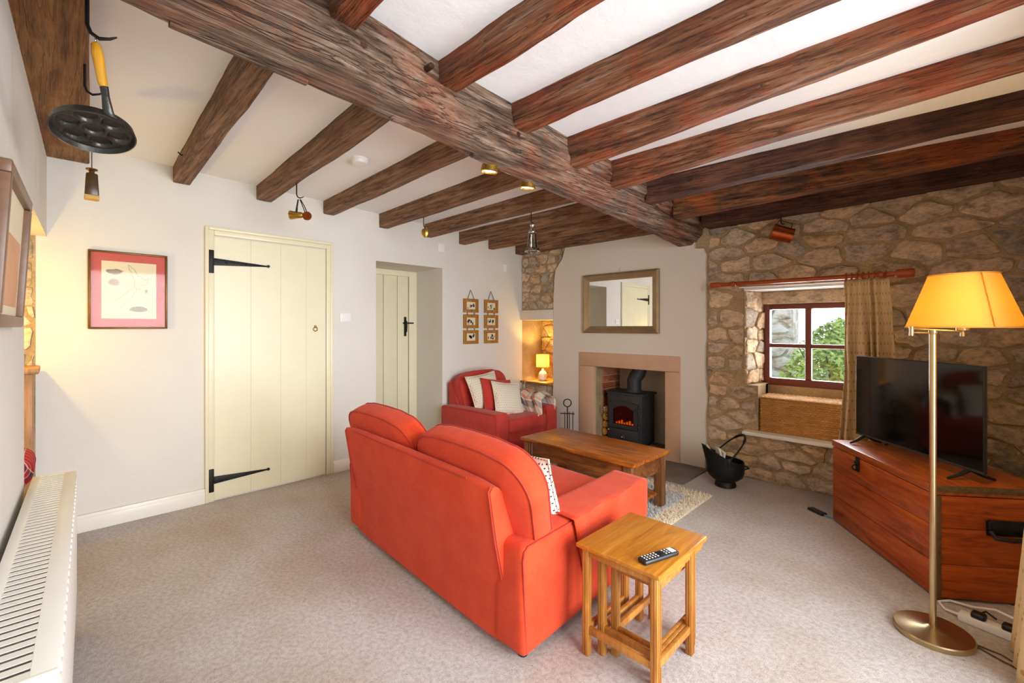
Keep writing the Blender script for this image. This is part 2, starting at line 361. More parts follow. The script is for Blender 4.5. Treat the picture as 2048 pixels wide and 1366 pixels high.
def tartan(name, base, c1, c2, c3, f):
    t = NT(name, .95, 0, .1); v = t.co((f, f, f)); s = t.sep(v)
    def stripes(x):
        fr = t.math('FRACT', x)
        return t.ramp(fr, [(0, base), (.22, base), (.23, c1), (.45, c1), (.46, c3), (.5, c3), (.51, c2), (.72, c2), (.73, c3), (.76, c3), (.77, base)], 'CONSTANT')
    t.color(t.mix(.5, stripes(t.math('ADD', s[0], t.math('MULTIPLY', s[2], .6))), stripes(t.math('ADD', s[1], t.math('MULTIPLY', s[2], .5))))); t.bump(t.noise(v, 60, 3), .3, .004); return t.m
MT['tartan'] = tartan('red_tartan', rgb(170, 40, 44), rgb(60, 62, 72), rgb(196, 52, 50), rgb(222, 214, 206), 16)
MT['throw'] = tartan('cream_plaid_throw', rgb(226, 208, 186), rgb(96, 92, 84), rgb(206, 130, 92), rgb(240, 236, 228), 7)
MT['fringe'] = plain('cream_fringe', rgb(234, 226, 212), .9)
def shade(name, c, emit, es, trans=.0):
    t = NT(name, .8, 0, .1); t.color(c); t.b.inputs['Emission Color'].default_value = emit; t.b.inputs['Emission Strength'].default_value = es; return t.m
def cloth_shade(name, c, ct, k=.6):
    t = NT(name, .85, 0, .1); t.color(c); tr = t.node('ShaderNodeBsdfTranslucent'); tr.inputs[0].default_value = ct; mx = t.node('ShaderNodeMixShader'); mx.inputs[0].default_value = k
    t.lk(t.b.outputs[0], mx.inputs[1]); t.lk(tr.outputs[0], mx.inputs[2]); t.lk(mx.outputs[0], t.n['Material Output'].inputs[0]); return t.m
MT['lampshade'] = cloth_shade('amber_shade_cloth', rgb(232, 200, 110), rgb(250, 214, 110))
MT['lampshade_in'] = cloth_shade('amber_shade_lining', rgb(246, 226, 150), rgb(252, 226, 140), .75)
MT['nicheshade'] = cloth_shade('cream_shade_cloth', rgb(250, 236, 190), rgb(252, 240, 200), .5)
MT['bulb'] = shade('lit_bulb', (1, .9, .6, 1), (1, .82, .42, 1), 14)
MT['ember'] = shade('glowing_embers', rgb(120, 50, 20), rgb(255, 120, 30), .9)
MT['ceramic'] = plain('white_ceramic', rgb(232, 224, 210), .3, vary=.03)
def logm():
    t = NT('split_log', .9, 0, .1); v = t.co((1, 1, 1)); n = t.noise(v, 16, 4); t.color(t.ramp(n, [(.3, rgb(176, 120, 50)), (.55, rgb(206, 152, 76)), (.75, rgb(140, 90, 46))])); t.bump(n, .5, .01); return t.m
MT['log'] = logm(); MT['bark'] = plain('log_bark', rgb(96, 70, 46), .95, vary=.35, sc=40, bump=.6)
MT['paper'] = plain('cream_paper', rgb(228, 214, 180), .8, vary=.03, sc=5); MT['mat'] = plain('red_mount_board', rgb(198, 90, 78), .7, vary=.03)
MT['ink'] = plain('grey_brown_print', rgb(150, 138, 116), .8, vary=.25, sc=200); MT['inkL'] = plain('pale_print_line', rgb(172, 154, 130), .8, vary=.06)
MT['news'] = plain('newsprint', rgb(214, 206, 192), .85, vary=.12, sc=90)
MT['wicker'] = wood('seagrass_strand', [rgb(166, 116, 58), rgb(204, 152, 86), rgb(224, 178, 112)], 'X', .7, 1.0, .3, 3)
MT['lidwick'] = wood('pale_seagrass_lid', [rgb(170, 158, 140), rgb(204, 194, 176), rgb(224, 216, 202)], 'X', .7, 1.0, .3, 3)
MT['rugC'] = plain('cream_rug_wool', rgb(222, 208, 184), .95, vary=.12, sc=60); MT['rugB'] = plain('blue_grey_rug_wool', rgb(186, 190, 194), .95, vary=.16, sc=60)
MT['leaf'] = plain('green_leaf', rgb(158, 190, 96), .6, vary=.4, sc=3); MT['leaf2'] = plain('dark_green_leaf', rgb(96, 136, 70), .6, vary=.4, sc=3)
MT['twig'] = plain('bark_twig', rgb(90, 74, 60), .9); MT['grass'] = plain('lawn', rgb(120, 140, 80), .95, vary=.3, sc=10)
MT['yellowwood'] = wood('turned_yellow_handle', [rgb(196, 132, 26), rgb(216, 154, 42), rgb(228, 172, 62)], 'Z', .35, .6)
MT['caststeel'] = plain('cast_iron_pan', rgb(78, 76, 72), .36, .8, .5, .2, 30, .25, 60)
MT['brownglass'] = plain('dark_brown_bottle', rgb(74, 52, 26), .3, .1, .5, .25, 30); MT['corkbase'] = plain('pale_bottle_base', rgb(206, 164, 84), .6)
MT['cord'] = plain('brown_cord', rgb(96, 70, 46), .9); MT['redcable'] = plain('dark_red_cable', rgb(84, 26, 18), .5)

# ================================================================== STRUCTURE
def yD(x): return -0.1814 - 0.038 * x            # plane of the near wall
def zc(y): return 2.36 - 0.03 * y                # sloping ceiling
setp(MB().box(-4.6, 0.8, -0.8, 4.62, -0.06, 0.0).build('floor', MT['carpet'], smooth=0), kind='structure')
mb = MB(); a, b = -0.8, 4.6
mb.hexa([(-4.6, a, zc(a)), (0.8, a, zc(a)), (0.8, b, zc(b)), (-4.6, b, zc(b))], [(-4.6, a, 2.6), (0.8, a, 2.6), (0.8, b, 2.6), (-4.6, b, 2.6)])
setp(mb.build('ceiling', MT['ceil'], smooth=0), kind='structure')
WA = -3.8
mb = MB()
mb.box(WA - .5, WA, -.08, 2.07, 0, 2.45); mb.box(WA - .5, WA, 2.07, 2.822, 1.86, 2.45); mb.box(WA - .5, WA, 2.822, 4.03, 0, 2.45)
mb.box(WA - .62, WA - .5, 1.9, 3.0, 0, 2.0)
wall_left = setp(mb.build('wall_left', MT['plaster'], smooth=0), kind='structure')
# near wall with the opening to the lit alcove
mb = MB()
def dseg(x0, x1, z0, z1, th=.6): mb.hexa([(x0, yD(x0), z0), (x1, yD(x1), z0), (x1, yD(x1) - th, z0), (x0, yD(x0) - th, z0)], [(x0, yD(x0), z1), (x1, yD(x1), z1), (x1, yD(x1) - th, z1), (x0, yD(x0) - th, z1)])
dseg(-2.54, .5, 0, 2.45); dseg(-3.8, -2.54, 1.78, 2.45); mb.box(-4.3, -2.5, -.8, -.64, 0, 2.45); mb.box(-4.3, -3.8, -.66, -.08, 0, 2.45)
wall_near = setp(mb.build('wall_near', MT['plaster'], smooth=0), kind='structure')
mb = MB()
mb.box(.45, .75, -.8, .25, 0, 2.45); mb.box(.45, .75, 2.25, 4.5, 0, 2.45); mb.box(.45, .75, .25, 2.25, 0, .2); mb.box(.45, .75, .25, 2.25, 2.05, 2.45)
setp(mb.build('wall_right', MT['plaster'], smooth=0), kind='structure')
w2 = thing('window_2', None, None, (.5, 1.25, .2), kind='structure')
mb = MB()
for yy in (-.97, 0, .97): mb.box(-.03, .03, yy - .03, yy + .03, 0, 1.85)
for zz in (.03, .9, 1.82): mb.box(-.025, .025, -1, 1, zz - .03, zz + .03)
mb.build('window_frame', MT['winwood'], w2, smooth=0)
# back wall core: mortar slab pierced by the window, the fireplace and the lamp niche
FB = 4.03
mb = MB()
mb.box(-1.57, -1.26, FB, 4.36, .77, 1.56); mb.box(-1.57, -1.15, FB, 4.36, 0, .77); mb.box(-1.15, -.42, FB, 4.36, 0, .385)
mb.box(-.42, .76, FB, 4.36, 0, 2.4); mb.box(-1.57, -.42, FB, 4.36, 1.56, 2.4)
mb.box(-1.26, -1.15, 4.33, 4.36, .385, .77)
mb.hexa([(-1.262, FB, .772), (-1.262, 4.355, .772), (-1.19, 4.355, .772), (-1.25, FB, .772)], [(-1.262, FB, 1.558), (-1.262, 4.355, 1.558), (-1.19, 4.355, 1.558), (-1.25, FB, 1.558)])
mb.box(-1.19, -1.15, 4.24, 4.355, .385, .765); mb.box(-1.15, -.42, 4.30, 4.36, .385, .755)
mb.box(-1.25, -.42, 4.31, 4.36, 1.445, 1.56); mb.box(-1.262, -1.172, 4.315, 4.36, .70, 1.56)
mb.box(-3.28, -2.72, FB, 4.55, 0, 2.4); mb.box(-2.72, -1.93, FB, 4.55, .98, 2.4); mb.box(-1.93, -1.57, FB, 4.55, 0, 2.4)
mb.box(-4.3, -3.28, FB, 4.55, 1.44, 2.4); mb.box(-4.3, -3.28, FB, 4.55, 0, .585); mb.box(-4.3, -3.28, 4.40, 4.55, .585, 1.44); mb.box(-4.3, -3.801, FB, 4.55, .585, 1.44)
wall_back = setp(mb.build('wall_back', MT['mortar'], smooth=0), kind='structure')
# ---- plaster chimney breast
mb = MB(); f2 = lambda x, z, d: (x, d, z)
def rag(pts, amp=.008, step=.06, seed=0):       # hand-plastered wobble on a polyline
    out = []
    for (p, q) in zip(pts[:-1], pts[1:]):
        n = max(1, int(math.dist(p, q) / step))
        for i in range(n):
            t = i / n; x = p[0] + (q[0] - p[0]) * t; z = p[1] + (q[1] - p[1]) * t
            k = amp if (i or out) else 0
            out.append((x + k * nz(x * 3 + seed, z * 7), z + k * nz(z * 5, x * 6 + seed)))
    return out + [pts[-1]]
right_edge = rag([(-1.566, .0), (-1.56, .6), (-1.562, 1.2), (-1.558, 1.88), (-1.585, 1.935), (-1.66, 1.95)], .012)
left_edge = rag([(-3.11, 2.30), (-3.112, 2.12), (-3.15, 2.02), (-3.25, 1.90), (-3.278, 1.6), (-3.283, .98), (-3.288, 0)], .010, .06, 5)
poly = right_edge + [(-1.66, 2.30)] + left_edge + [(-2.9, 0), (-2.9, .978), (-1.79, .978), (-1.79, 0)]
bm_ = bmesh.new(); fr = [bm_.verts.new((x, 4.0, z)) for x, z in poly]; f = bm_.faces.new(fr)
ex = bmesh.ops.extrude_face_region(bm_, geom=[f])
for g in ex['geom']:
    if isinstance(g, bmesh.types.BMVert): g.co.y = 4.06
bmesh.ops.triangulate(bm_, faces=[q for q in bm_.faces if len(q.verts) > 4])
mb.bm(bm_)
wall_ch = setp(mb.build('wall_chimney', MT['breast'], smooth=0), kind='structure')
mb = MB(); mb.box(-2.72, -1.93, 4.50, 4.56, 0, 1.0); mb.box(-1.935, -1.90, 4.02, 4.52, 0, 1.0); mb.box(-2.74, -1.92, 4.02, 4.56, .98, 1.02)
mb.build('fire_recess_lining', MT['sootwall'], wall_ch, smooth=0)
mb = MB(); mb.box(-3.80, -3.285, 4.0, 4.40, 1.333, 1.452, .006); mb.build('niche_lintel', MT['breast'], wall_ch)
mb = MB(); mb.box(-3.80, -3.285, 3.99, 4.40, .572, .598, .006); mb.build('niche_sill', MT['framewood'], wall_ch)
mb = MB(); mb.box(-3.30, -3.278, 4.02, 4.40, .59, 1.34); mb.build('niche_cheek', MT['breast'], wall_ch)
# sandstone surround
mb = MB(); mb.box(-2.907, -1.787, 3.985, 4.14, .835, .98, .006); mb.build('surround_lintel', MT['sandstone'], wall_ch)
for x0, x1 in ((-2.907, -2.722), (-1.930, -1.787)):
    mb = MB(); mb.box(x0, x1, 3.985, 4.14, 0, .834, .006); mb.build('surround_jamb', MT['sandstone'], wall_ch)
# brick cheek
bm0 = {}
for r in range(12):
    y = 4.145 - (.11 if r % 2 else 0)
    while y < 4.49:
        y0, y1 = max(y, 4.145), min(y + .205, 4.495)
        if y1 - y0 > .03:
            mb = MB(); d = random.uniform(0, .006); mb.box(-2.735, -2.712 + d, y0 + .005, y1 - .005, r * .072 + .006, r * .072 + .066, .003, 1); mb.build('brick', MT['brick'], wall_ch, smooth=0)
        y += .215
# slate hearth flags
hearth = thing('hearth', 'grey slate flagstone hearth laid in front of the stove', 'hearth', (-2.2, 3.75, 0))
for (x0, x1, y0, y1) in ((-.75, -.26, -.27, .25), (-.25, .22, -.27, .25), (.23, .665, -.27, .02), (.23, .665, .03, .25)):
    mb = MB(); mb.box(x0, x1, y0, y1, 0, .012 + random.uniform(0, .002), .003); mb.build('flagstone', MT['slate'], hearth)
mb = MB(); mb.box(-.515, .265, .26, .745, 0, .014, .003); mb.build('flagstone', MT['slate'], hearth)

# ------------------------------------------------------------------ rubble stones, one object each
def clip(poly, nx, ny, d):           # keep n.p <= d
    out = []
    for i in range(len(poly)):
        p, q = poly[i], poly[(i + 1) % len(poly)]; a = nx * p[0] + ny * p[1] - d; b = nx * q[0] + ny * q[1] - d
        if a <= 0: out.append(p)
        if (a < 0 < b) or (b < 0 < a):
            t = a / (a - b); out.append((p[0] + (q[0] - p[0]) * t, p[1] + (q[1] - p[1]) * t))
    return out
def area(p): return .5 * sum(p[i][0] * p[(i + 1) % len(p)][1] - p[(i + 1) % len(p)][0] * p[i][1] for i in range(len(p)))
def stones(bound, fn, parent, mat, holes=(), hmin=.07, hmax=.155, wmin=.10, wmax=.42, gap=(.005, .012), proud=(.006, .020), seed=1, k=1.9):
    rng = random.Random(seed)
    x0, x1 = min(p[0] for p in bound), max(p[0] for p in bound); z0, z1 = min(p[1] for p in bound), max(p[1] for p in bound)
    seeds = []; z = z0
    while z < z1:
        h = rng.uniform(hmin, hmax); x = x0 - rng.uniform(0, wmax * .5)
        while x < x1 + .05:
            wd = rng.uniform(wmin, wmax); seeds.append((x + wd / 2, z + h / 2 + rng.uniform(-.3, .3) * h)); x += wd
        z += h
    for (sx, sz) in seeds:
        if any(h[0] < sx < h[1] and h[2] < sz < h[3] for h in holes): continue
        poly = list(bound)
        for (tx, tz) in seeds:
            if (tx, tz) == (sx, sz) or abs(tx - sx) > 1.0 or abs(tz - sz) > .6: continue
            ux, uz = tx - sx, (tz - sz) * k * k; mx, mz = (sx + tx) / 2, (sz + tz) / 2
            poly = clip(poly, ux, uz, ux * mx + uz * mz)
            if len(poly) < 3: break
        if len(poly) < 3: continue
        for h in holes:
            cand = [(h[0] - sx, (1, 0, h[0])), (sx - h[1], (-1, 0, -h[1])), (h[2] - sz, (0, 1, h[2])), (sz - h[3], (0, -1, -h[3]))]
            if any(h[0] < p[0] < h[1] and h[2] < p[1] < h[3] for p in poly) or (min(p[0] for p in poly) < h[1] and max(p[0] for p in poly) > h[0] and min(p[1] for p in poly) < h[3] and max(p[1] for p in poly) > h[2]):
                poly = clip(poly, *max(cand)[1])
            if len(poly) < 3: break
        if len(poly) < 3: continue
        if area(poly) < 0: poly = poly[::-1]
        g = rng.uniform(*gap); src = poly[:]
        for i in range(len(src)):
            p, q = src[i], src[(i + 1) % len(src)]; ex, ez = q[0] - p[0], q[1] - p[1]; L = math.hypot(ex, ez)
            if L < 1e-5: continue
            nx, nz_ = ez / L, -ex / L; poly = clip(poly, nx, nz_, nx * p[0] + nz_ * p[1] - g * rng.uniform(.6, 1.6))
            if len(poly) < 3: break
        if len(poly) < 3 or abs(area(poly)) < .0009: continue
        q = [p for i, p in enumerate(poly) if math.dist(p, poly[i - 1]) > .012]
        if len(q) < 3: continue
        for _ in range(1 if len(q) > 6 else 2 if len(q) < 4 else 1):
            nq = []
            for i in range(len(q)):
                p, r = q[i], q[(i + 1) % len(q)]; c = rng.uniform(.07, .2)
                nq += [(p[0] + (r[0] - p[0]) * c, p[1] + (r[1] - p[1]) * c), (r[0] - (r[0] - p[0]) * c, r[1] - (r[1] - p[1]) * c)]
            q = nq
        nq = []
        for i in range(len(q)):
            p, r = q[i], q[(i + 1) % len(q)]; nq.append(p); L = math.dist(p, r)
            if L > .05:
                for t in ((.35, .68) if L > .12 else (.5,)):
                    o_ = rng.uniform(-.011, .006); nq.append((p[0] + (r[0] - p[0]) * t + (r[1] - p[1]) / L * o_, p[1] + (r[1] - p[1]) * t - (r[0] - p[0]) / L * o_))
        q = nq
        n = len(q); cx, cz = sum(p[0] for p in q) / n, sum(p[1] for p in q) / n
        q = [(x + rng.uniform(-.004, .004), z + rng.uniform(-.004, .004)) for x, z in q]
        d = rng.uniform(*proud); tx, tz = rng.uniform(-.03, .03), rng.uniform(-.05, .05)
        V = []; F = []
        for (s, dd) in ((1.0, -.012), (1.0, d * .5), (.955, d * .9), (.6, d * 1.05)):
            for (x, z) in q:
                xx, zz = cx + (x - cx) * s, cz + (z - cz) * s
                V.append(fn(xx, zz, dd + ((tx * (x - cx) + tz * (z - cz)) + rng.uniform(-.003, .003)) * (dd > 0)))
        V.append(fn(cx, cz, d * 1.05 + rng.uniform(-.004, .004)))
        for r in range(3):
            for i in range(n): F.append((r * n + i, r * n + (i + 1) % n, (r + 1) * n + (i + 1) % n, (r + 1) * n + i))
        for i in range(n): F.append((3 * n + i, 3 * n + (i + 1) % n, 4 * n))
        m_ = MB(); m_.v = V; m_.f = F; m_.build('stone', mat, parent, smooth=50)
front = lambda x, z, d: (x, FB - d, z)
stones([(-1.555, 0), (.44, 0), (.44, 2.16), (-1.555, 2.16)], front, wall_back, MT['stone'], [(-1.255, -.43, .76, 1.56), (-1.15, -.43, .37, .80)], seed=11)
stones([(-3.80, 1.455), (-3.275, 1.455), (-3.27, 1.88), (-3.10, 2.12), (-3.10, 2.2), (-3.80, 2.2)], front, wall_back, MT['stone'], seed=4, wmin=.08, wmax=.22, hmin=.08, hmax=.14)
stones([(-3.80, 0), (-3.285, 0), (-3.285, .57), (-3.80, .57)], front, wall_back, MT['stone'], seed=5, wmin=.1, wmax=.3)
stones([(-3.80, .60), (-3.29, .60), (-3.29, 1.333), (-3.80, 1.333)], lambda x, z, d: (x, 4.40 - d, z), wall_back, MT['stone'], seed=6, wmin=.1, wmax=.26, hmin=.1, hmax=.18)
stones([(0, .775), (.30, .775), (.30, 1.555), (0, 1.555)], lambda a, z, d: (-1.25 + .06 * a / .32 + d, FB + a, z), wall_back, MT['stone'], seed=8, wmin=.14, wmax=.32, hmin=.09, hmax=.18, proud=(.006, .02), gap=(.002, .006))
stones([(-.64, 0), (-.085, 0), (-.085, 1.775), (-.64, 1.775)], lambda a, z, d: (-3.80 + d, a, z), wall_near, MT['stone'], seed=9, wmin=.1, wmax=.3)
mb = MB(); mb.box(-3.83, -3.797, -.645, -.082, 0, 1.782); mb.build('alcove_mortar', MT['mortar'], wall_near, smooth=0)
mb = MB(); mb.box(-1.25, -.42, 4.0, 4.32, 1.552, 1.575); mb.build('window_soffit', MT['plaster'], wall_back, smooth=0)
mb = MB(); mb.box(-1.24, -.44, 4.285, 4.33, 1.445, 1.552, .012); mb.build('window_lintel_stone', MT['stone'], wall_back)
mb = MB(); mb.box(-1.245, -.40, 3.935, 4.31, .372, .402, .006); mb.build('window_board', MT['trim'], wall_back)

# ------------------------------------------------------------------ window in the stone wall
w1 = thing('window_1', None, None, (-.86, 4.345, .75), kind='structure')
mb = MB(); fx0, fx1, H_ = -.36, .36, .71
mb.box(fx0, fx0 + .08, -.03, .03, -.01, H_, .004); mb.box(fx1 - .08, fx1, -.03, .03, -.01, H_, .004); mb.box(fx0 + .08, fx1 - .08, -.028, .028, -.01, .065, .003); mb.box(fx0 + .08, fx1 - .08, -.028, .028, H_ - .06, H_, .003)
mb.build('window_frame', MT['winwood'], w1)
mb = MB(); mb.box(-.022, .022, -.02, .02, .06, H_ - .055, .004); mb.build('glazing_bar', MT['winwood'], w1)
for s in (-1, 1):
    mb = MB(); x0, x1 = (fx0 + .075, -.012) if s < 0 else (.012, fx1 - .075); mb.box(x0, x1, -.02, .02, .325, .358, .004); mb.build('glazing_bar', MT['winwood'], w1)
    for z0, z1 in ((.06, .33), (.345, H_ - .055)):
        mb = MB(); mb.box(x0, x1, -.003, .003, z0, z1); mb.build('pane', MT['glass'], w1, smooth=0)

# ------------------------------------------------------------------ doors, skirting
d1 = thing('door_1', None, None, (WA, 1.2, 0), kind='structure')
mb = MB()
def arch(y0, y1, zt, wd, x1, x0=0):
    mb.box(x0, x1, y0, y0 + wd, 0, zt, .004); mb.box(x0, x1, y1 - wd, y1, 0, zt, .004); mb.box(x0, x1, y0 + wd, y1 - wd, zt - wd, zt, .004)
arch(-.458, .462, 1.967, .022, .026); arch(-.438, .442, 1.945, .036, .018)
mb.build('door_frame', MT['cream'], d1)
ys = [-.402, -.165, .045, .24, .40]
for y0, y1 in zip(ys[:-1], ys[1:]):
    mb = MB(); mb.box(0, .012, y0 + .0002, y1 - .0002, .012, 1.90, .0015, 1); mb.build('plank', MT['cream'], d1)
for zc_, sg in ((1.718, -1), (.152, 1)):
    mb = MB(); mb.box(.011, .022, -.438, -.404, zc_ - .083, zc_ + .083, .003); hp = mb.build('hinge', MT['iron'], d1)
    mb = MB(); mb.hexa([(.011, -.404, zc_ - .026), (.021, -.404, zc_ - .026), (.021, -.052, zc_ - .006), (.011, -.052, zc_ - .006)], [(.011, -.404, zc_ + .026), (.021, -.404, zc_ + .026), (.021, -.052, zc_ + .004), (.011, -.052, zc_ + .004)], .002)
    mb.lathe([(.0, 0), (.011, 0), (.011, .010), (0, .011)], 14, mtx=Matrix.Translation((.011, -.046, zc_)) @ Matrix.Rotation(PI / 2, 4, 'Y'), cap=False); mb.build('strap', MT['iron'], hp)
    for yy in (-.33, -.2):
        mb = MB(); mb.ball((.022, yy, zc_), .006, nu=8, nv=6); mb.build('bolt', MT['iron'], hp)
mb = MB(); mb.ball((.016, .313, 1.255), .010, nu=10, nv=8); mb.tube(circ((.022, .313, 1.232), .016, 'X', 18), .0035, 8, True); mb.build('ring_handle', MT['brass'], d1)
# recessed second door
d2 = thing('door_2', None, None, (-4.30, 2.45, 0), kind='structure')
mb = MB(); mb.box(0, .03, .275, .372, 0, 1.86, .004); mb.box(0, .03, -.38, .275, 1.80, 1.86, .004); mb.build('door_frame', MT['cream'], d2)
ys = [-.36, -.205, -.03, .135, .272]
for y0, y1 in zip(ys[:-1], ys[1:]):
    mb = MB(); mb.box(0, .016, y0 + .003, y1 - .003, .01, 1.80, .003); mb.build('plank', MT['cream'], d2)
mb = MB(); mb.box(.015, .022, .215, .245, 1.15, 1.36, .003); mb.tube([(.02, .23, 1.32), (.05, .23, 1.31), (.055, .23, 1.26), (.05, .23, 1.20), (.02, .23, 1.19)], .006, 8); mb.build('latch_handle', MT['iron'], d2)
mb = MB(); mb.box(.02, .032, .20, .33, 1.285, 1.30); mb.build('latch_bar', MT['iron'], d2)
def skirt(y0, y1):
    mb = MB(); mb.box(WA, WA + .02, y0, y1, 0, .105, .004); mb.box(WA, WA + .026, y0, y1, 0, .085, .004); return mb
setp(skirt(-.05, .742).build('baseboard_left', MT['trim']), kind='structure')
setp(skirt(1.662, 2.07).build('baseboard_mid', MT['trim']), kind='structure')
setp(skirt(2.82, 4.0).build('baseboard_far', MT['trim']), kind='structure')

# ================================================================== BEAMS
def lerp_t(tab, y):
    if y <= tab[0][0]: return tab[0][1]
    for (a, va), (b, vb) in zip(tab[:-1], tab[1:]):
        if y <= b: return va + (vb - va) * (y - a) / (b - a)
    return tab[-1][1]
XN = [(.2, -1.398), (.4, -1.41), (.6, -1.405), (.87, -1.436), (1.15, -1.49), (1.6, -1.536), (2.1, -1.565), (3.27, -1.66), (4.0, -1.69)]
XF = [(.1, -1.545), (.4, -1.585), (.6, -1.59), (.95, -1.605), (1.46, -1.65), (1.8, -1.685), (2.6, -1.70), (3.3, -1.735), (4.0, -1.80)]
XT = [(.2, -1.43), (.7, -1.447), (1.1, -1.495), (1.5, -1.504), (2.1, -1.535), (2.9, -1.53), (4.0, -1.565)]
beam = thing('main_beam', 'massive weathered oak main beam spanning the middle of the ceiling', 'beam', (0, 0, 0))
secs = []
for i in range(84):
    y = -.16 + (4.03 + .16) * i / 83; xn, xf, xt = lerp_t(XN, y), lerp_t(XF, y), lerp_t(XT, y); zb = 2.10 - .03 * y; zt = zc(y) + .02
    xm = max(xn, xt) * .5 + min(xn, xt) * .5 + .03
    pts = [(xf - .02, zt), (xf - .018, zb + .06), (xf - .002, zb + .005), (xf + .006, zb), (xn - .006, zb), (xn + .002, zb + .005), (xn * .6 + xm * .4 + .008, zb + .045), (xm, zb + .095), (xm + .003, zb + .14), (xt + .010, zb + .168), (xt + .002, zb + .21), (xt, zt)]
    sec = []
    for k, (x, z) in enumerate(pts):
        a = .007 if 0 < k < 11 else 0
        sec.append((x + a * nz(y * 4, k * 1.7) + .5 * a * nz(y * 17, k * 2.3), y, z + a * nz(y * 4 + 9, k * 1.3) + .4 * a * nz(y * 19, k * 3.1)))
    secs.append(sec)
MB().loft(secs).build('timber', MT['mainbeam'], beam, smooth=32)
def bar3(p, q, w_, h_, bev=.003):
    p, q = Vector(p), Vector(q); d = (q - p); L = d.length; m = Matrix.Translation(p) @ d.to_track_quat('Y', 'Z').to_matrix().to_4x4()
    return MB().box(-w_ / 2, w_ / 2, 0, L, -h_ / 2, h_ / 2, bev, 2, m)
bar3((-1.548, .22, 2.092), (-1.568, .60, 2.081), .024, .020).build('filler_strip', MT['mainbeam'], beam)
for (y, L) in ((.95, .06), (1.40, .07), (1.86, .07), (2.25, .08), (2.6, .1), (3.1, .1)):
    x = lerp_t(XF, y) + .035; z = 2.10 - .03 * y
    mb = MB(); mb.box(x - .018, x + .018, y - L / 2, y + L / 2, z - .004, z + .01, .002); mb.build('mortice_block', MT['mainbeam'], beam)
    mb = MB(); mb.box(x - .022, x + .012, y - L / 2 + .01, y + L / 2 - .014, z - .0075, z - .003, .001); mb.build('wood_wedge', MT['mainbeam'], beam)
for (y, z) in ((.72, 2.19), (1.02, 2.26), (1.55, 2.17), (2.05, 2.15)):
    x = .5 * (lerp_t(XN, y) + lerp_t(XT, y)) + .025; mb = MB(); mb.cyl((x - .03, y, z), (x + .01, y, z), .012, n=10); mb.build('peg', MT['joistC'], beam)

def joist(label, x0, x1, y0, y1, wd, zb, mat, amp=.008, seed=0, group=None, zslope=0, bow=0):
    cx = (x0 + x1) / 2; o = (cx, (y0 + y1) / 2 + wd / 2, zb); secs = []; n = 36
    for i in range(n + 1):
        t = i / n; x = x0 + (x1 - x0) * t; y = y0 + (y1 - y0) * t; z = zb + zslope * (t - .5) + bow * math.sin(PI * t); wl = wd * (1 + .08 * nz(x * 1.5, seed * 3.3))
        lift = amp * 1.2 * nz(x * 1.8 + seed * 7, .5); zt = zc(y) + .02
        a = [(0, zt), (0, z + .055 + lift), (.0005, z + .005 + lift), (.005, z + lift), (wl * .5, z - .001 + lift), (wl - .005, z + lift), (wl, z + .005 + lift), (wl, zc(y + wd) + .02)]
        secs.append([(x - o[0], y + dy - o[1] + amp * (nz(x * 2.2 + seed * 11, 3.1 if dy > wd / 2 else 8.7) + .4 * nz(x * 9 + seed, 2.0 if dy > wd / 2 else 5.0)), zz - o[2] + (.3 * amp * nz(x * 8, k + seed) if 0 < k < 7 else 0)) for k, (dy, zz) in enumerate(a)])
    j = MB().loft(secs).build('ceiling_joist', mat, smooth=32, loc=o)
    return setp(j, label, 'beam', group)
ordn = {1: 'first', 2: 'second', 3: 'third', 4: 'fourth', 5: 'fifth', 6: 'sixth', 7: 'seventh', 8: 'eighth'}
JL = [(.559, .49, .098, 2.236), (1.078, .99, .104, 2.218), (1.587, 1.52, .092, 2.203), (2.101, 2.04, .093, 2.172), (2.602, 2.55, .082, 2.160), (3.042, 3.0, .086, 2.143), (3.471, 3.44, .075, 2.142), (3.91, 3.88, .13, 2.135)]
for i, (ya, yb, wd, zb) in enumerate(JL):
    joist('dark brown oak joist over the door wall, %s from the fireplace' % ordn[8 - i], -3.83, -1.60, ya, yb, wd, zb, MT['joistA'], .006, i + 1, 'joists between door wall and main beam')
JR = [(.62, .62, .09, 2.25, 2.27, 'joistB'), (1.09, 1.09, .092, 2.228, 2.255, 'joistB'), (1.52, 1.54, .098, 2.19, 2.235, 'joistB'), (1.985, 1.98, .088, 2.145, 2.235, 'joistB'), (2.435, 2.42, .085, 2.13, 2.20, 'joistB'), (2.88, 2.93, .095, 2.108, 2.175, 'joistC'), (3.30, 3.43, .115, 2.085, 2.158, 'joistD'), (3.82, 3.90, .22, 2.10, 2.145, 'joistC')]
for i, (ya, yb, wd, zl, zr, m_) in enumerate(JR):
    lab = 'dark wall beam lying along the top of the rubble stone wall' if i == 7 else 'blotchy orange-brown joist next to the dark wall beam' if i == 6 else 'red-brown waney oak joist, %s from the rubble stone wall' % ordn[8 - i]
    joist(lab, -1.53, .47, ya, yb, wd, (zl + zr) / 2, MT[m_], .011 if i < 6 else .005, i + 20, 'joists between main beam and right wall', zr - zl)
# wall plate over the near wall
mb = MB(); xs = [-3.81 + (4.2) * i / 30 for i in range(31)]; secs = []
for x in xs:
    yf = .145 + .038 * 0 - .0381 * (x + 3.8) ; yb_ = yD(x) - .02
    w_ = .004 * nz(x * 3)
    secs.append([(x, yb_, 2.42), (x, yb_, 2.252), (x, yf - .006, 2.250 + w_), (x, yf + w_, 2.258), (x, yf + w_, 2.42)])
setp(mb.loft(secs).build('wall_plate_beam', MT['plate'], smooth=40), 'broad brown timber plate along the radiator wall above the hanging pan', 'beam')

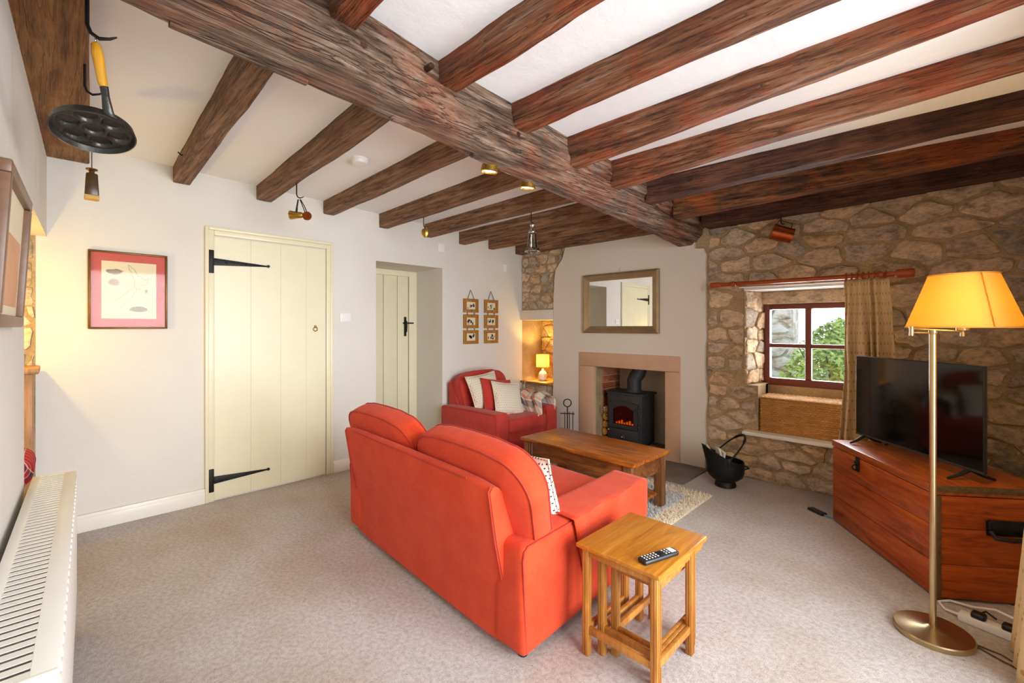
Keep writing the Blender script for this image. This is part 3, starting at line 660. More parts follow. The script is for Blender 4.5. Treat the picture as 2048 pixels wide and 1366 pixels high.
# ================================================================== SOFT SEATING
def seat_map(O, U, V):
    return lambda p: (p[0] * U[0] + p[1] * V[0], p[0] * U[1] + p[1] * V[1], p[2])
def mapped(mb, fn):
    mb.v = [tuple(fn(p)) for p in mb.v]; return mb
def back_cushion(wd, ht, th, rtop, fn, n=26, m=8):
    """plump back cushion: rounded-top outline in (s,z), thickness along t; origin at bottom centre"""
    out = []
    rb = .05
    def arc(cx, cz, r, a0, a1, k): return [(cx + r * math.cos(a0 + (a1 - a0) * i / k), cz + r * math.sin(a0 + (a1 - a0) * i / k)) for i in range(k + 1)]
    out += arc(wd / 2 - rb, rb, rb, -PI / 2, 0, 4) + arc(wd / 2 - rtop, ht - rtop, rtop, 0, PI / 2, 8)
    out += [(wd * .2, ht + .012), (0, ht + .016), (-wd * .2, ht + .012)]
    out += arc(-wd / 2 + rtop, ht - rtop, rtop, PI / 2, PI, 8) + arc(-wd / 2 + rb, rb, rb, PI, 1.5 * PI, 4)
    cz = ht * .5; rings = []
    tp = lambda z: 1 - .16 * max(0, 1 - z / ht) ** 1.5
    for (s, t) in ((.0, .5), (.3, .49), (.6, .45), (.82, .38), (.94, .30), (1.0, .26), (1.015, .13), (1.018, 0), (1.015, -.13), (1.0, -.26), (.94, -.32), (.82, -.38), (.6, -.42), (.3, -.44), (.0, -.45)):
        rings.append([fn((x * s * tp(z), th * t, cz + (z - cz) * s)) for x, z in out])
    mb = MB(); mb.loft(rings, cap=False)
    pip = []
    for t in (.27, -.27): pip.append([fn((x * 1.005 * tp(z), th * t, cz + (z - cz) * 1.005)) for x, z in out])
    return mb, pip

sofa = thing('sofa', 'coral red two seat sofa with loose back cushions', 'sofa', (-1.115, 1.19, 0))
SU, SV = (-.998, .058), (-.045, .999); sm = seat_map(None, SU, SV); SW, SD = 1.57, .96
def sofa_arm(s0, s1, zt, root, fn, depth, mat, z0=.035, pip=True):
    mb = MB(); mb.soft(((s0 + s1) / 2, depth / 2, (zt + z0) / 2), (s1 - s0, depth, zt - z0), .028, 5, (.006, .004, .008), fn=fn); o = mb.build('arm', mat, root, smooth=60)
    if pip:
        for s in (s0 + .004, s1 - .004):
            mb = MB(); pts = [(s, .02, z0 + .02), (s, .004, zt - .05), (s, .01, zt - .018), (s, .03, zt - .006), (s, depth * .5, zt - .002), (s, depth - .03, zt - .006), (s, depth - .006, zt - .03), (s, depth - .003, z0 + .02)]
            mb.tube([fn(p) for p in pts], .0035, 6); mb.build('piping', MT['piping'], o)
    return o
def make_seat(root, fn, W_, D_, armw, armz, backz, lean, ncush, mat, matseat, matcush, cushtop, rtop, cushover=0.03):
    mb = MB(); mb.soft((W_ / 2, D_ / 2, .165), (W_ - .03, D_ - .05, .25), .02, 3, fn=fn); mb.build('base', mat, root, smooth=60)
    for (s0, s1) in ((0, armw), (W_ - armw, W_)): sofa_arm(s0, s1, armz, root, fn, D_, mat)
    # back panel: leaning slab
    x0, x1 = armw * .64, W_ - armw * .64 if ncush > 1 else W_ - armw * .64
    prof = [(.0, .035), (-.004, .25), (lean * .6, armz), (lean, backz - .02), (lean + .012, backz - .004), (lean + .035, backz), (lean + .06, backz - .012), (.14, armz + .02), (.17, .30), (.17, .035)]
    secs = []
    for i in range(15):
        u = i / 14; s = x0 + (x1 - x0) * u; e = .012 * (abs(2 * u - 1) ** 8); secs.append([fn((s, t + (e if k < 5 else 0), z - (e * 1.4 if 2 < k < 8 else 0))) for k, (t, z) in enumerate(prof)])
    bk = MB().loft(secs).build('back_panel', mat, root, smooth=50)
    for u in (x0 + .002, x1 - .002):
        mb = MB(); mb.tube([fn((u + (.006 if u < W_ / 2 else -.006), t + .009, max(z, .07) - (.012 if k > 2 else 0))) for k, (t, z) in enumerate(prof[:5])], .003, 6); mb.build('piping', MT['piping'], bk)
    mb = MB(); mb.tube([fn((x0 + (x1 - x0) * i / 10, lean + .003, backz - .010)) for i in range(1, 10)], .003, 6); mb.build('piping', MT['piping'], bk)
    # seat and back cushions
    inn = (W_ - 2 * armw) / ncush
    for k in range(ncush):
        c = armw + inn * (k + .5)
        mb = MB(); mb.soft((c, .18 + (D_ - .17) / 2, .325), (inn - .006, D_ - .17, .13), .03, 5, (.0, .012, .014), fn=fn); mb.build('seat_cushion', matseat, root, smooth=60)
        for zz in (.27, .38):
            mb = MB(); mb.tube([fn(p) for p in ((c - inn / 2 + .01, .3, zz), (c - inn / 2 + .01, D_ - .03, zz), (c - inn / 2 + .03, D_ + .008, zz), (c + inn / 2 - .03, D_ + .008, zz), (c + inn / 2 - .01, D_ - .03, zz), (c + inn / 2 - .01, .3, zz))], .003, 6); mb.build('seat_piping', MT['piping'], root)
        wd = inn + cushover * 2 if ncush == 1 else inn + cushover
        cc = c + (0 if ncush == 1 else (-.5 if k == 0 else .5) * cushover); tilt = math.atan2(-lean + .05, backz - .3)
        def cf(p, cc=cc, tilt=tilt):
            t, z = p[1], p[2]; return fn((cc + p[0], .165 + t * math.cos(tilt) - z * math.sin(tilt), .375 + z * math.cos(tilt) + t * math.sin(tilt)))
        m_, pip = back_cushion(wd, cushtop - .375, .20, rtop, cf); bc = m_.build('back_cushion', matcush, root, smooth=60)
        for q in pip: mb = MB(); mb.tube(q, .0032, 6, True); mb.build('piping', MT['piping'], bc)
    for (s, t) in ((.06, .06), (W_ - .06, .06), (.06, D_ - .06), (W_ - .06, D_ - .06)):
        mb = MB(); x, y, z = fn((s, t, 0)); mb.cyl((x, y, 0), (x, y, .05), .018, .024, 12); mb.build('foot', MT['blackpl'], root)
make_seat(sofa, sm, SW, SD, .17, .445, .672, -.085, 2, MT['red'], MT['red'], MT['red'], .79, .17, .20)
# loose cover on the arm nearer the nest of tables
mb = MB(); t0, t1 = .30, .965
def cover(u, v):
    t = t0 + (t1 - t0) * u; L = .155 + .165 + (.20 - .10 * max(0, (u - .05)) ** .5)
    d = v * L
    if d < .06: p = (.184, t, .461 - .06 + d)
    elif d < .06 + .178: p = (.184 - (d - .06) * 1.12, t, .4615)
    else: p = (-.0155 - .004 * math.sin(t * 22), t + (.06 * (1 - u) ** 6) * ((d - .238) / .2), .4615 - (d - .238))
    return sm(p)
mb.grid(22, 26, cover); mb.build('arm_cover', MT['red'], sofa, smooth=60, thick=.005)

chair = thing('armchair', 'crimson red armchair in the corner under the photo frames', 'armchair', (-3.735, 2.755, 0))
cmf = seat_map(None, (0.02, 1), (1, 0.03))
make_seat(chair, cmf, .84, .80, .16, .455, .70, -.015, 1, MT['redchair'], MT['redchair'], MT['redchair'], .775, .15, .07)

def scatter(name, label, loc, rot, size, mat, th=.12, edge=None, group='scatter cushions'):
    o = thing(name, label, 'cushion', loc, 0, group); o.rotation_euler = rot
    n = 14; mb = MB(); h = size / 2
    for sgn in (1, -1):
        def f(u, v, sgn=sgn):
            a, b = 2 * u - 1, 2 * v - 1; pin = 1 - .07 * (1 - abs(a) ** 2) * abs(b) ** 3 ; pin2 = 1 - .07 * (1 - abs(b) ** 2) * abs(a) ** 3
            g = max(0, (1 - abs(a) ** 2.6) * (1 - abs(b) ** 2.6)) ** .55
            return (a * h * pin2, b * h * pin, sgn * th / 2 * g)
        mb.grid(n, n, f)
    bm_ = bmesh.new(); me = bpy.data.meshes.new('t'); me.from_pydata(mb.v, [], mb.f); bm_.from_mesh(me); bmesh.ops.remove_doubles(bm_, verts=bm_.verts[:], dist=.0005); m2 = MB(); m2.bm(bm_); bpy.data.meshes.remove(me)
    c = m2.build('cover', mat, o, smooth=70)
    pts = []
    for i in range(4 * n):
        q, t = divmod(i, n); a = -1 + 2 * t / n; e = 1 - .0 ; k = 1 - .07 * (1 - a * a)
        x, y = ((a, -k), (k, a), (-a, k), (-k, -a))[q]; pts.append((x * h, y * h, 0))
    mb = MB(); mb.tube(pts, .005, 6, True); mb.build('edge_piping', edge or mat, o)
    return o
# local cushion: plane XY, facing +Z ; stand them up against the armchair back (facing +X)
scatter('scatter_cushion', 'cream cushion with tiny dots behind the others on the red armchair', (-3.385, 3.05, .60), (math.radians(68), math.radians(-6), math.radians(86)), .37, MT['cushion'])
scatter('scatter_cushion', 'plain red cushion tucked between two cream cushions on the armchair', (-3.275, 3.12, .555), (math.radians(66), math.radians(7), math.radians(80)), .36, MT['redchair'], .10)
scatter('scatter_cushion', 'cream cushion with tiny dots at the front of the red armchair', (-3.17, 3.155, .54), (math.radians(64), math.radians(8), math.radians(80)), .34, MT['cushion'], .10)
scatter('scatter_cushion', 'cream cushion edged with black dots on the coral sofa', (-1.375, 1.49, .53), (math.radians(72), 0, math.radians(178)), .36, MT['spotcushion'], .11)

# plaid throw with a fringe on the far arm of the armchair
th_ = thing('throw_blanket', 'cream plaid throw with white fringe over the armchair arm', 'blanket', (-3.16, 3.50, .40))
mb = MB()
def thr(u, v):
    d = v * .52; x = -.26 + .50 * u + .012 * math.sin(v * 9)
    b = .014 * math.sin(u * 15 + v * 3) + .008 * math.sin(u * 31)
    if d < .22: y, z = -.128 - b * .6, -.055 + d + b * .2 - .03 * u
    elif d < .40: a = (d - .22) / .18; y, z = -.122 + .20 * a, .165 - .03 * u + .02 * math.sin(a * PI) * (1 + u) + b * .9
    else: y, z = .082, .165 - .03 * u - (d - .40) + b * .2
    z = z if z < .2 else .2
    return (x, y, max(z, -.02 if d < .22 else -.2) if d < .22 else z)
mb.grid(26, 26, thr); mb.build('cloth', MT['throw'], th_, smooth=70, thick=.012)
mb = MB()
for i in range(34):
    u = i / 33; p = Vector(thr(u, .0)); p.z = max(p.z, -.02); q = p + Vector((random.uniform(-.015, .03), -.05 - random.uniform(0, .03), -.0)); q.z = p.z - .004; mid = (p + q) / 2 + Vector((0, 0, .012))
    mb.tube([p, mid, q], .0035, 5)
mb.build('fringe', MT['fringe'], th_, kind='stuff')

# ================================================================== TABLES
ct = thing('coffee_table', 'dark acacia coffee table with drawer apron and lower shelf', 'table', (-1.91, 2.765, 0), math.radians(-1.5))
hx, hy = .495, .245
mb = MB(); mb.box(-hx, hx, -hy, hy, .373, .396, .004); mb.build('table_top', MT['coffee'], ct)
for sx in (-1, 1):
    for sy in (-1, 1):
        mb = MB(); x, y = sx * (hx - .055), sy * (hy - .05); mb.box(x - .03, x + .03, y - .03, y + .03, .012, .373, .004); mb.build('leg', MT['coffeeL'], ct)
for sy in (-1, 1):
    y = sy * (hy - .04); mb = MB(); mb.box(-hx + .085, hx - .085, y - .009, y + .009, .255, .372, .003); mb.build('apron', MT['coffeeF'], ct)
for sx in (-1, 1):
    x = sx * (hx - .045); mb = MB(); mb.box(x - .009, x + .009, -hy + .08, hy - .08, .255, .372, .003); mb.build('apron', MT['coffeeF'], ct)
mb = MB(); mb.box(-hx + .06, hx - .06, -hy + .05, hy - .05, .085, .105, .003); mb.build('lower_shelf', MT['coffee'], ct)
mb = MB(); mb.cyl((-hx + .10, -hy + .028, .27), (-hx + .10, -hy + .028, .36), .005, n=8); mb.build('drawer_pull', MT['chrome'], ct)

def nest(label, x0, x1, y0, y1, zt, yb):          # yb: how far back the rear legs stand
    cx, cy = (x0 + x1) / 2, (y0 + y1) / 2; o = thing('nesting_table', label, 'table', (cx, cy, 0), 0, 'nest of three oak tables')
    hx, hy = (x1 - x0) / 2, (y1 - y0) / 2; L = .027; yf, yr = -hy + .032, yb - cy
    mb = MB(); mb.box(-hx, hx, -hy, hy, zt - .017, zt, .005, 3); mb.build('table_top', MT['oakX'], o)
    for sx in (-1, 1):
        x = sx * (hx - .03)
        for y in (yf, yr):
            mb = MB(); mb.box(x - L / 2, x + L / 2, y - L / 2, y + L / 2, 0, zt - .017, .003); lg = mb.build('leg', MT['oakZ'], o)
            for d in (-.005, .005):
                mb = MB(); mb.box(x + sx * (L / 2 - .0005), x + sx * (L / 2 + .002), y + d - .0012, y + d + .0012, .005, zt - .03); mb.build('reed', MT['oakZ'], lg, smooth=0)
                mb = MB(); mb.box(x + d - .0012, x + d + .0012, y - L / 2 - .002, y - L / 2 + .0005, .005, zt - .03); mb.build('reed', MT['oakZ'], lg, smooth=0)
        mb = MB(); mb.box(x - .007, x + .007, yf + .013, yr - .013, zt - .060, zt - .017, .002); mb.build('rail', MT['oakZ'], o)
        mb = MB(); mb.box(x - .008, x + .008, yf + .013, yr - .013, .085, .112, .002); mb.build('stretcher', MT['oakZ'], o)
    mb = MB(); mb.box(-hx + .043, hx - .043, yf - .007, yf + .007, zt - .050, zt - .017, .002); mb.build('rail', MT['oakZ'], o)
    mb = MB(); mb.box(-hx + .043, hx - .043, yf - .008, yf + .008, .085, .112, .002); mb.build('stretcher', MT['oakZ'], o)
    return o
nest('largest honey oak nesting table with a remote control on it', -1.035, -.695, 1.395, 1.80, .427, 1.705)
nest('middle honey oak nesting table tucked under the largest one', -.993, -.712, 1.437, 1.80, .398, 1.752)
nest('smallest honey oak nesting table innermost of the nest', -.955, -.728, 1.470, 1.83, .370, 1.795)

# remote control on the nest of tables
rc = thing('remote_control', 'black television remote control with white buttons on oak table', 'remote', (-.752, 1.505, .4268), math.radians(72))
mb = MB(); mb.soft((0, 0, .009), (.165, .042, .018), .008, 3); mb.build('body', MT['blackpl'], rc, smooth=60)
mb = MB(); mb.box(.048, .070, -.015, .015, .0175, .0192, .0008); mb.build('label_plate', MT['whitepl'], rc)
for i in range(8):
    for j in range(3):
        if i < 5 or (i > 5):
            x = -.068 + i * .0135 + (.012 if i > 5 else 0); mb = MB(); mb.box(x - .003, x + .003, (j - 1) * .011 - .003, (j - 1) * .011 + .003, .0175, .0193, .0008, 1); mb.build('button', MT['whitepl'], rc)
mb = MB(); mb.lathe([(0, 0), (.013, 0), (.013, .0015), (0, .002)], 18, (.012, 0, .0176), cap=False); mb.build('navigation_ring', MT['blackpl'], rc)

# rug with shaggy pile
rug = thing('rug', 'shaggy rug with blue-grey centre and cream border under coffee table', 'rug', (-1.9, 2.83, 0))
RX, RY, BW = .625, .57, .13
mb = MB(); mb.box(-RX, RX, -RY, RY, .001, .008, .002); mb.build('rug_backing', MT['rugC'], rug)
rng = random.Random(3)
for nm, inner in (('border_pile', False), ('centre_pile', True)):
    V = []; F = []
    for i in range(9000):
        x, y = rng.uniform(-RX, RX), rng.uniform(-RY, RY)
        if (abs(x) < RX - BW and abs(y) < RY - BW) != inner: continue
        if x < -.2 and y < .1: continue
        a = rng.uniform(0, 2 * PI); r = rng.uniform(.004, .008); h = rng.uniform(.014, .026); lx, ly = rng.uniform(-.012, .012), rng.uniform(-.012, .012); b = len(V)
        for q in range(3): V.append((x + r * math.cos(a + q * 2.094), y + r * math.sin(a + q * 2.094), .007))
        V.append((x + lx, y + ly, h)); F += [(b, b + 1, b + 3), (b + 1, b + 2, b + 3), (b + 2, b, b + 3)]
    m_ = MB(); m_.v = V; m_.f = F; m_.build(nm, MT['rugB' if inner else 'rugC'], rug, smooth=0, recalc=False, kind='stuff')

# ================================================================== FIREPLACE THINGS
st = thing('wood_stove', 'black cast iron wood burning stove with glass door in fireplace', 'stove', (-2.42, 4.09, .0145))
mb = MB(); mb.box(-.20, .20, 0, .27, .045, .545, .008); mb.build('body', MT['stoveiron'], st)
mb = MB()
topo = [(-.215, -.0), (-.15, -.022), (0, -.032), (.15, -.022), (.215, 0), (.215, .28), (-.215, .28)]
mb.prism(topo, lambda a, b, d: (a, b, d), .545, .562); mb.build('top_plate', MT['stoveiron'], st)
for sx in (-.17, .17):
    for y in (.03, .24): mb = MB(); mb.box(sx - .018, sx + .018, y - .018, y + .018, 0, .046, .003); mb.build('leg', MT['stoveiron'], st)
# door frame with an arched window, built as a frame around the glass
def arch_pts(w_, z0, z1, rise, n=10):
    return [(-w_, z0), (w_, z0), (w_, z1 - rise)] + [(w_ * math.cos(PI * i / n * .5 * 2) if 0 else w_ - (2 * w_) * i / n, z1 - rise + rise * (1 - (1 - 2 * i / n) ** 2)) for i in range(1, n)] + [(-w_, z1 - rise)]
outer, inner_ = arch_pts(.165, .20, .475, .025), arch_pts(.118, .235, .43, .045)
V = []; F = []; n = len(outer)
for (pl, y) in ((outer, -.004), (outer, -.024), (inner_, -.024), (inner_, -.004)): V += [(x, y, z) for x, z in pl]
for r in range(3):
    for i in range(n): F.append((r * n + i, r * n + (i + 1) % n, (r + 1) * n + (i + 1) % n, (r + 1) * n + i))
m_ = MB(); m_.v = V; m_.f = F; dr = m_.build('door', MT['stoveiron'], st, smooth=30)
mb = MB(); mb.prism(inner_, lambda a, b, d: (a, d, b), -.016, -.012); mb.build('door_glass', MT['smoke'], dr, smooth=0)
mb = MB(); mb.prism(inner_, lambda a, b, d: (a, d, b), -.004, -.0005); mb.build('firebox_back', plain('firebrick', rgb(150, 96, 60), .9, vary=.4, sc=14), dr, smooth=0)
for i in range(7):
    mb = MB(); x = -.09 + i * .03; mb.box(x, x + .022, -.012, -.005, .24, .258 + .012 * (i % 3), .003, 1); mb.build('ember', MT['ember'], dr)
for z in (.40, .235):
    mb = MB(); mb.box(.13, .19, -.036, -.022, z - .007, z + .007, .003); mb.cyl((.184, -.03, z - .03), (.184, -.03, z + .03), .007, n=10); mb.build('hinge', MT['stoveiron'], dr)
mb = MB(); mb.tube([(-.178, -.025, .30), (-.182, -.055, .31), (-.192, -.062, .36), (-.198, -.06, .385)], .007, 8); mb.ball((-.199, -.06, .392), .012); mb.build('door_handle', MT['chrome'], dr)
mb = MB(); mb.box(-.165, .165, -.016, 0, .075, .188, .004); ap = mb.build('ash_door', MT['stoveiron'], st)
mb = MB(); mb.lathe([(0, 0), (.027, 0), (.027, .012), (.012, .018), (.012, .026), (0, .028)], 18, mtx=Matrix.Translation((0, -.016, .115)) @ Matrix.Rotation(PI / 2, 4, 'X'), cap=False); kn = mb.build('air_knob', MT['stoveiron'], ap)
mb = MB(); mb.ball((0, -.046, .115), .009); mb.build('knob_centre', MT['chrome'], kn)
mb = MB(); mb.ball((-.17, -.022, .165), .011); mb.build('riddle_knob', MT['chrome'], ap)
mb = MB(); mb.lathe([(.085, .56), (.082, .575), (.072, .585), (.072, .60)], 22, (.03, .15, 0), cap=False); mb.tube([(.03, .15, .58), (.03, .15, .68), (.045, .155, .715), (.075, .165, .76), (.085, .17, .80), (.085, .17, .95)], .072, 22)
mb.build('flue_pipe', MT['stoveiron'], st, smooth=50)

def log(loc, L, r, rot, label, seed, split=True):
    o = thing('firewood_log', label, 'log', loc, 0, 'logs beside the stove'); o.rotation_euler = rot; rg = random.Random(seed)
    n = 10; pr = []
    for k in range(n):
        a = 2 * PI * k / n; rr = r * (1 + .12 * rg.uniform(-1, 1)); x, z = rr * math.cos(a), rr * math.sin(a)
        if split: z = max(z, -r * .25)
        pr.append((x, z))
    mb = MB(); mb.loft([[(x * s, y, z * s) for x, z in pr] for y, s in ((-L / 2, 1), (-L / 2 + .01, 1.04), (L / 2 - .01, 1.0), (L / 2, .97))]); mb.build('bark', MT['bark'], o, smooth=30)
    mb = MB(); mb.loft([[(x * .97, y, z * .97) for x, z in pr] for y in (-L / 2 - .003, -L / 2 + .004)]); mb.build('cut_face', MT['log'], o, smooth=0)
    return o
sp = [(-2.674, .040), (-2.670, .120), (-2.674, .200), (-2.669, .280), (-2.672, .360)]
for i, (x, z) in enumerate(sp):
    log((x, 4.24 if i % 2 else 4.25, z + .012), .22, .038, (0, random.uniform(-.4, .4), random.uniform(-.12, .12)), 'split log number %s up the pile between brick cheek and stove' % ['one', 'two', 'three', 'four', 'five'][i], i + 2, False)
log((-2.10, 4.15, .045), .16, .034, (0, .2, 1.2), 'short pale log lying on the hearth right of the stove', 12)
log((-2.04, 4.25, .048), .16, .036, (0, 1.2, .4), 'second short log leaning behind the pale log on the hearth', 13)

ft = thing('fireside_tool_set', 'black iron fireside companion set with ring handle', 'fire tools', (-2.925, 3.80, .0118))
mb = MB(); mb.lathe([(0, 0), (.075, 0), (.075, .01), (.02, .02), (.0, .02)], 24, cap=False); mb.build('base', MT['iron'], ft)
mb = MB(); mb.cyl((0, 0, .015), (0, 0, .395), .006, n=10); mb.build('pole', MT['iron'], ft)
R45 = Matrix.Rotation(math.radians(44.6), 4, 'Z')
mb = MB(); mb.tube(circ((0, 0, .435), .040, 'Y', 28), .0055, 8, True, mtx=R45); mb.build('ring_handle', MT['iron'], ft)
mb = MB(); mb.cyl((-.075, 0, .325), (.075, 0, .318), .005, n=8, mtx=R45); mb.build('cross_bar', MT['iron'], ft)
for nm, x in (('shovel', -.028), ('poker', .02), ('brush', .056)):
    mb = MB(); mb.cyl((x, -.012, .325), (x, -.012, .14 if nm != 'poker' else .06), .004, n=8, mtx=R45); mb.tube(circ((x, -.012, .335), .008, 'Y', 12), .0025, 6, True, mtx=R45); tl = mb.build(nm, MT['iron'], ft)
    if nm == 'shovel': mb = MB(); mb.prism([(-.04, 0), (.04, 0), (.04, .05), (.03, .075), (0, .088), (-.03, .075), (-.04, .05)], lambda a, b, d: R45 @ Vector((x + a - .008, -.02 + d, .06 + b)), -.003, .003); mb.build('blade', MT['iron'], tl)
    if nm == 'brush': mb = MB(); mb.box(x - .045, x + .045, -.028, .004, .118, .142, .003, 2, R45); mb.box(x - .04, x + .04, -.024, 0, .07, .12, .002, 1, R45); mb.build('bristle_head', MT['blackpl'], tl)

# mirror over the fireplace
mr = thing('wall_mirror', 'rectangular mirror in a silver gilt frame over the fireplace', 'mirror', (-2.4165, 4.0, 1.187))
W2, H2, FW = .4315, .613, .072
def frame_bar(mb, p0, p1, ip0, ip1, d=.03, d2=.012):
    pts = [(p0, -.004), (p1, -.004), (ip1, -.004), (ip0, -.004)]
    (a, b), (c, e), (g, h), (i, j) = p0, p1, ip1, ip0; mo = lambda u, v, t: (u[0] + (v[0] - u[0]) * t, u[1] + (v[1] - u[1]) * t)
    rows = [[(p0[0], -.001, p0[1]), (p1[0], -.001, p1[1])]]
    for t, dd in ((0, d), (.25, d + .006), (.8, d2 + .004), (1.0, d2), (1.0, .001)):
        q0, q1 = mo(p0, ip0, t), mo(p1, ip1, t); rows.append([(q0[0], -dd, q0[1]), (q1[0], -dd, q1[1])])
    V = [p for r in rows for p in r]; F = [(2 * k, 2 * k + 1, 2 * k + 3, 2 * k + 2) for k in range(len(rows) - 1)] + [(0, len(V) - 2, len(V) - 1, 1)]
    mb.add(V, F); return mb
oc = [(-W2, 0), (W2, 0), (W2, H2), (-W2, H2)]; ic = [(-W2 + FW, FW), (W2 - FW, FW), (W2 - FW, H2 - FW), (-W2 + FW, H2 - FW)]
for k in range(4): frame_bar(MB(), oc[k], oc[(k + 1) % 4], ic[k], ic[(k + 1) % 4]).build('frame_side', MT['silver'], mr)
mb = MB(); mb.box(-W2 + FW - .004, W2 - FW + .004, -.010, -.002, FW - .004, H2 - FW + .004); mb.build('mirror_glass', MT['mirror'], mr, smooth=0)
mb = MB(); mb.cyl((0, -.003, H2), (0, -.003, H2 + .05), .0012, n=6); mb.build('hanging_wire', MT['chrome'], mr)

# lamp in the niche
nl = thing('table_lamp', 'small lit table lamp with white ceramic base in the stone niche', 'lamp', (-3.585, 4.17, .598))
mb = MB(); mb.lathe([(0, 0), (.040, 0), (.052, .02), (.056, .05), (.050, .085), (.034, .108), (.016, .122), (.014, .145), (0, .145)], 24, cap=False); mb.build('base', MT['ceramic'], nl, smooth=60)
mb = MB(); mb.lathe([(.078, .165), (.078, .318)], 28, cap=False); mb.build('lamp_shade', MT['nicheshade'], nl, thick=.003, smooth=60)
mb = MB(); mb.cyl((0, 0, .14), (0, 0, .2), .01, n=10); mb.build('bulb_holder', MT['brass'], nl)
mb = MB(); mb.tube([(.0, -.05, .005), (-.05, -.11, .003), (-.10, -.16, .002), (-.125, -.186, -.01), (-.13, -.196, -.20), (-.14, -.197, -.5)], .003, 6); mb.build('flex', MT['whitepl'], nl)
light('niche_lamp_bulb', 'POINT', (-3.585, 4.17, .598 + .245), 13, (1.0, .62, .14), shadow_soft_size=.018)
# lamp standing out of sight on the alcove shelf
light('alcove_lamp_offscreen', 'POINT', (-3.42, -.24, 1.32), 9, (1.0, .66, .14), shadow_soft_size=.02)

# coal scuttle
sc_ = thing('coal_scuttle', 'black coal scuttle with hoop handle beside the hearth', 'scuttle', (-1.29, 3.70, 0), math.radians(40))
mb = MB(); n = 32; prof = [(.07, 0), (.078, .006), (.075, .03), (.066, .045), (.095, .06), (.124, .085), (.135, .12), (.136, .16), (.132, 1)]
rings = []
for (r, z) in prof + [(.128, 1), (.128, .15), (.11, .09), (.0, .07)]:
    ring = []
    for k in range(n):
        a = 2 * PI * k / n; lip = .5 + .5 * math.cos(a - PI); rr = r; zz = z
        if z == 1: zz = .20 + .125 * lip ** 2.2; rr = r + .045 * lip ** 3
        ring.append((rr * math.cos(a), rr * math.sin(a), zz))
    rings.append(ring)
mb.loft(rings, cap=True); mb.build('bucket', MT['iron'], sc_, smooth=55)
mb = MB(); mb.tube([(-.02 + .16 * math.sin(t), -.135 * math.cos(t), .235 + .165 * math.sin(t)) for t in [PI * i / 16 for i in range(17)]], [.006] * 5 + [.010] * 7 + [.006] * 5, 10); mb.build('hoop_handle', MT['iron'], sc_)
mb = MB(); mb.tube([(.13, -.03, .14), (.165, -.03, .15), (.165, .03, .15), (.13, .03, .14)], .006, 8); mb.build('tipping_handle', MT['iron'], sc_)
for s in (-1, 1): mb = MB(); mb.box(-.035, -.005, s * .135 - .006, s * .135 + .006, .19, .25, .003); mb.build('handle_bracket', MT['iron'], sc_)
for i, (x, y, rx, ry) in enumerate(((-.075, .02, .25, -.3), (-.03, -.04, -.1, -.18), (-.06, -.03, .1, .12))):
    o = thing('newspaper', ['folded newspaper standing furthest back in the coal scuttle', 'rolled newspaper leaning on the scuttle handle', 'third newspaper tucked between the other two in scuttle'][i], 'newspaper', (-1.29, 3.70, 0), math.radians(40), 'papers in the coal scuttle')
    mt = Matrix.Translation((x, y, .10)) @ Matrix.Rotation(rx, 4, 'X') @ Matrix.Rotation(ry, 4, 'Y')
    mb = MB(); mb.box(-.008, .008, -.045, .045, 0, .23 - .02 * i, .006, 3, mt); mb.build('folded_pages', MT['news'], o)
    mb = MB(); mb.box(.0078, .0088, -.03, .03, .12, .17, 0, 1, mt); mb.build('print', MT['ink'], o, smooth=0)

# ================================================================== WINDOW DRESSING
cp = thing('curtain_pole', 'stained wooden curtain pole with turned finials over window', 'curtain pole', (-.83, 3.88, 1.600))
mb = MB(); mb.cyl((-.56, 0, 0), (.55, 0, 0), .0165, n=16); mb.build('pole', MT['pole'], cp)
mb = MB(); mb.lathe([(.0165, 0), (.022, .004), (.024, .012), (.024, .075), (.020, .083), (0, .085)], 18, mtx=Matrix.Translation((-.56, 0, 0)) @ Matrix.Rotation(-PI / 2, 4, 'Y'), cap=False); mb.build('finial', MT['pole'], cp, smooth=45)
mb = MB(); mb.lathe([(.0165, 0), (.026, .006), (.029, .016), (.030, .085), (.026, .097), (0, .10)], 18, mtx=Matrix.Translation((.545, 0, 0)) @ Matrix.Rotation(PI / 2, 4, 'Y'), cap=False); mb.build('finial', MT['pole'], cp, smooth=45)
for x in (-.455, .475):
    mb = MB(); mb.cyl((x, 0, -.004), (x, .15, -.004), .013, n=12); mb.lathe([(0, 0), (.021, 0), (.021, .012), (.012, .02), (0, .02)], 14, mtx=Matrix.Translation((x, -.014, -.002)) @ Matrix.Rotation(PI / 2, 4, 'X'), cap=False); mb.build('bracket', MT['pole'], cp)
mb = MB(); mb.cyl((-.44, .07, -.026), (.30, .07, -.026), .006, n=8); mb.build('white_cord', MT['whitepl'], cp)
cu = thing('curtain', 'beige dotted curtain gathered beside the stone window', 'curtain', (-.43, 3.88, .3))
mb = MB()
def cur(u, v):                       # u across, v from top to bottom
    z = 1.575 - .3 - v * (1.575 - .32)
    wt = .245 if v < .05 else .245 + .035 * min(1, (v - .05) * 2)
    x = -.125 + u * wt + .012 * v
    sweep = max(0, v - .35) ** 1.6 * -.11 * (1 - u * .9)
    amp = .012 + .018 * min(1, v * 2.2); ph = (u + .05 * math.sin(u * 11)) * 2 * PI * 5 + 1.3 * nz(v * 1.6, u * 4)
    hdr = .016 * math.exp(-((v - .03) / .03) ** 2)
    return (x + sweep + .006 * nz(v * 4, u * 5), amp * math.sin(ph) - .01 - hdr + .008 * nz(u * 9, v * 5), z)
mb.grid(150, 40, cur, lambda u, v: (u * .95, v * 1.25)); mb.build('cloth', MT['curtain'], cu, smooth=70, thick=.004)
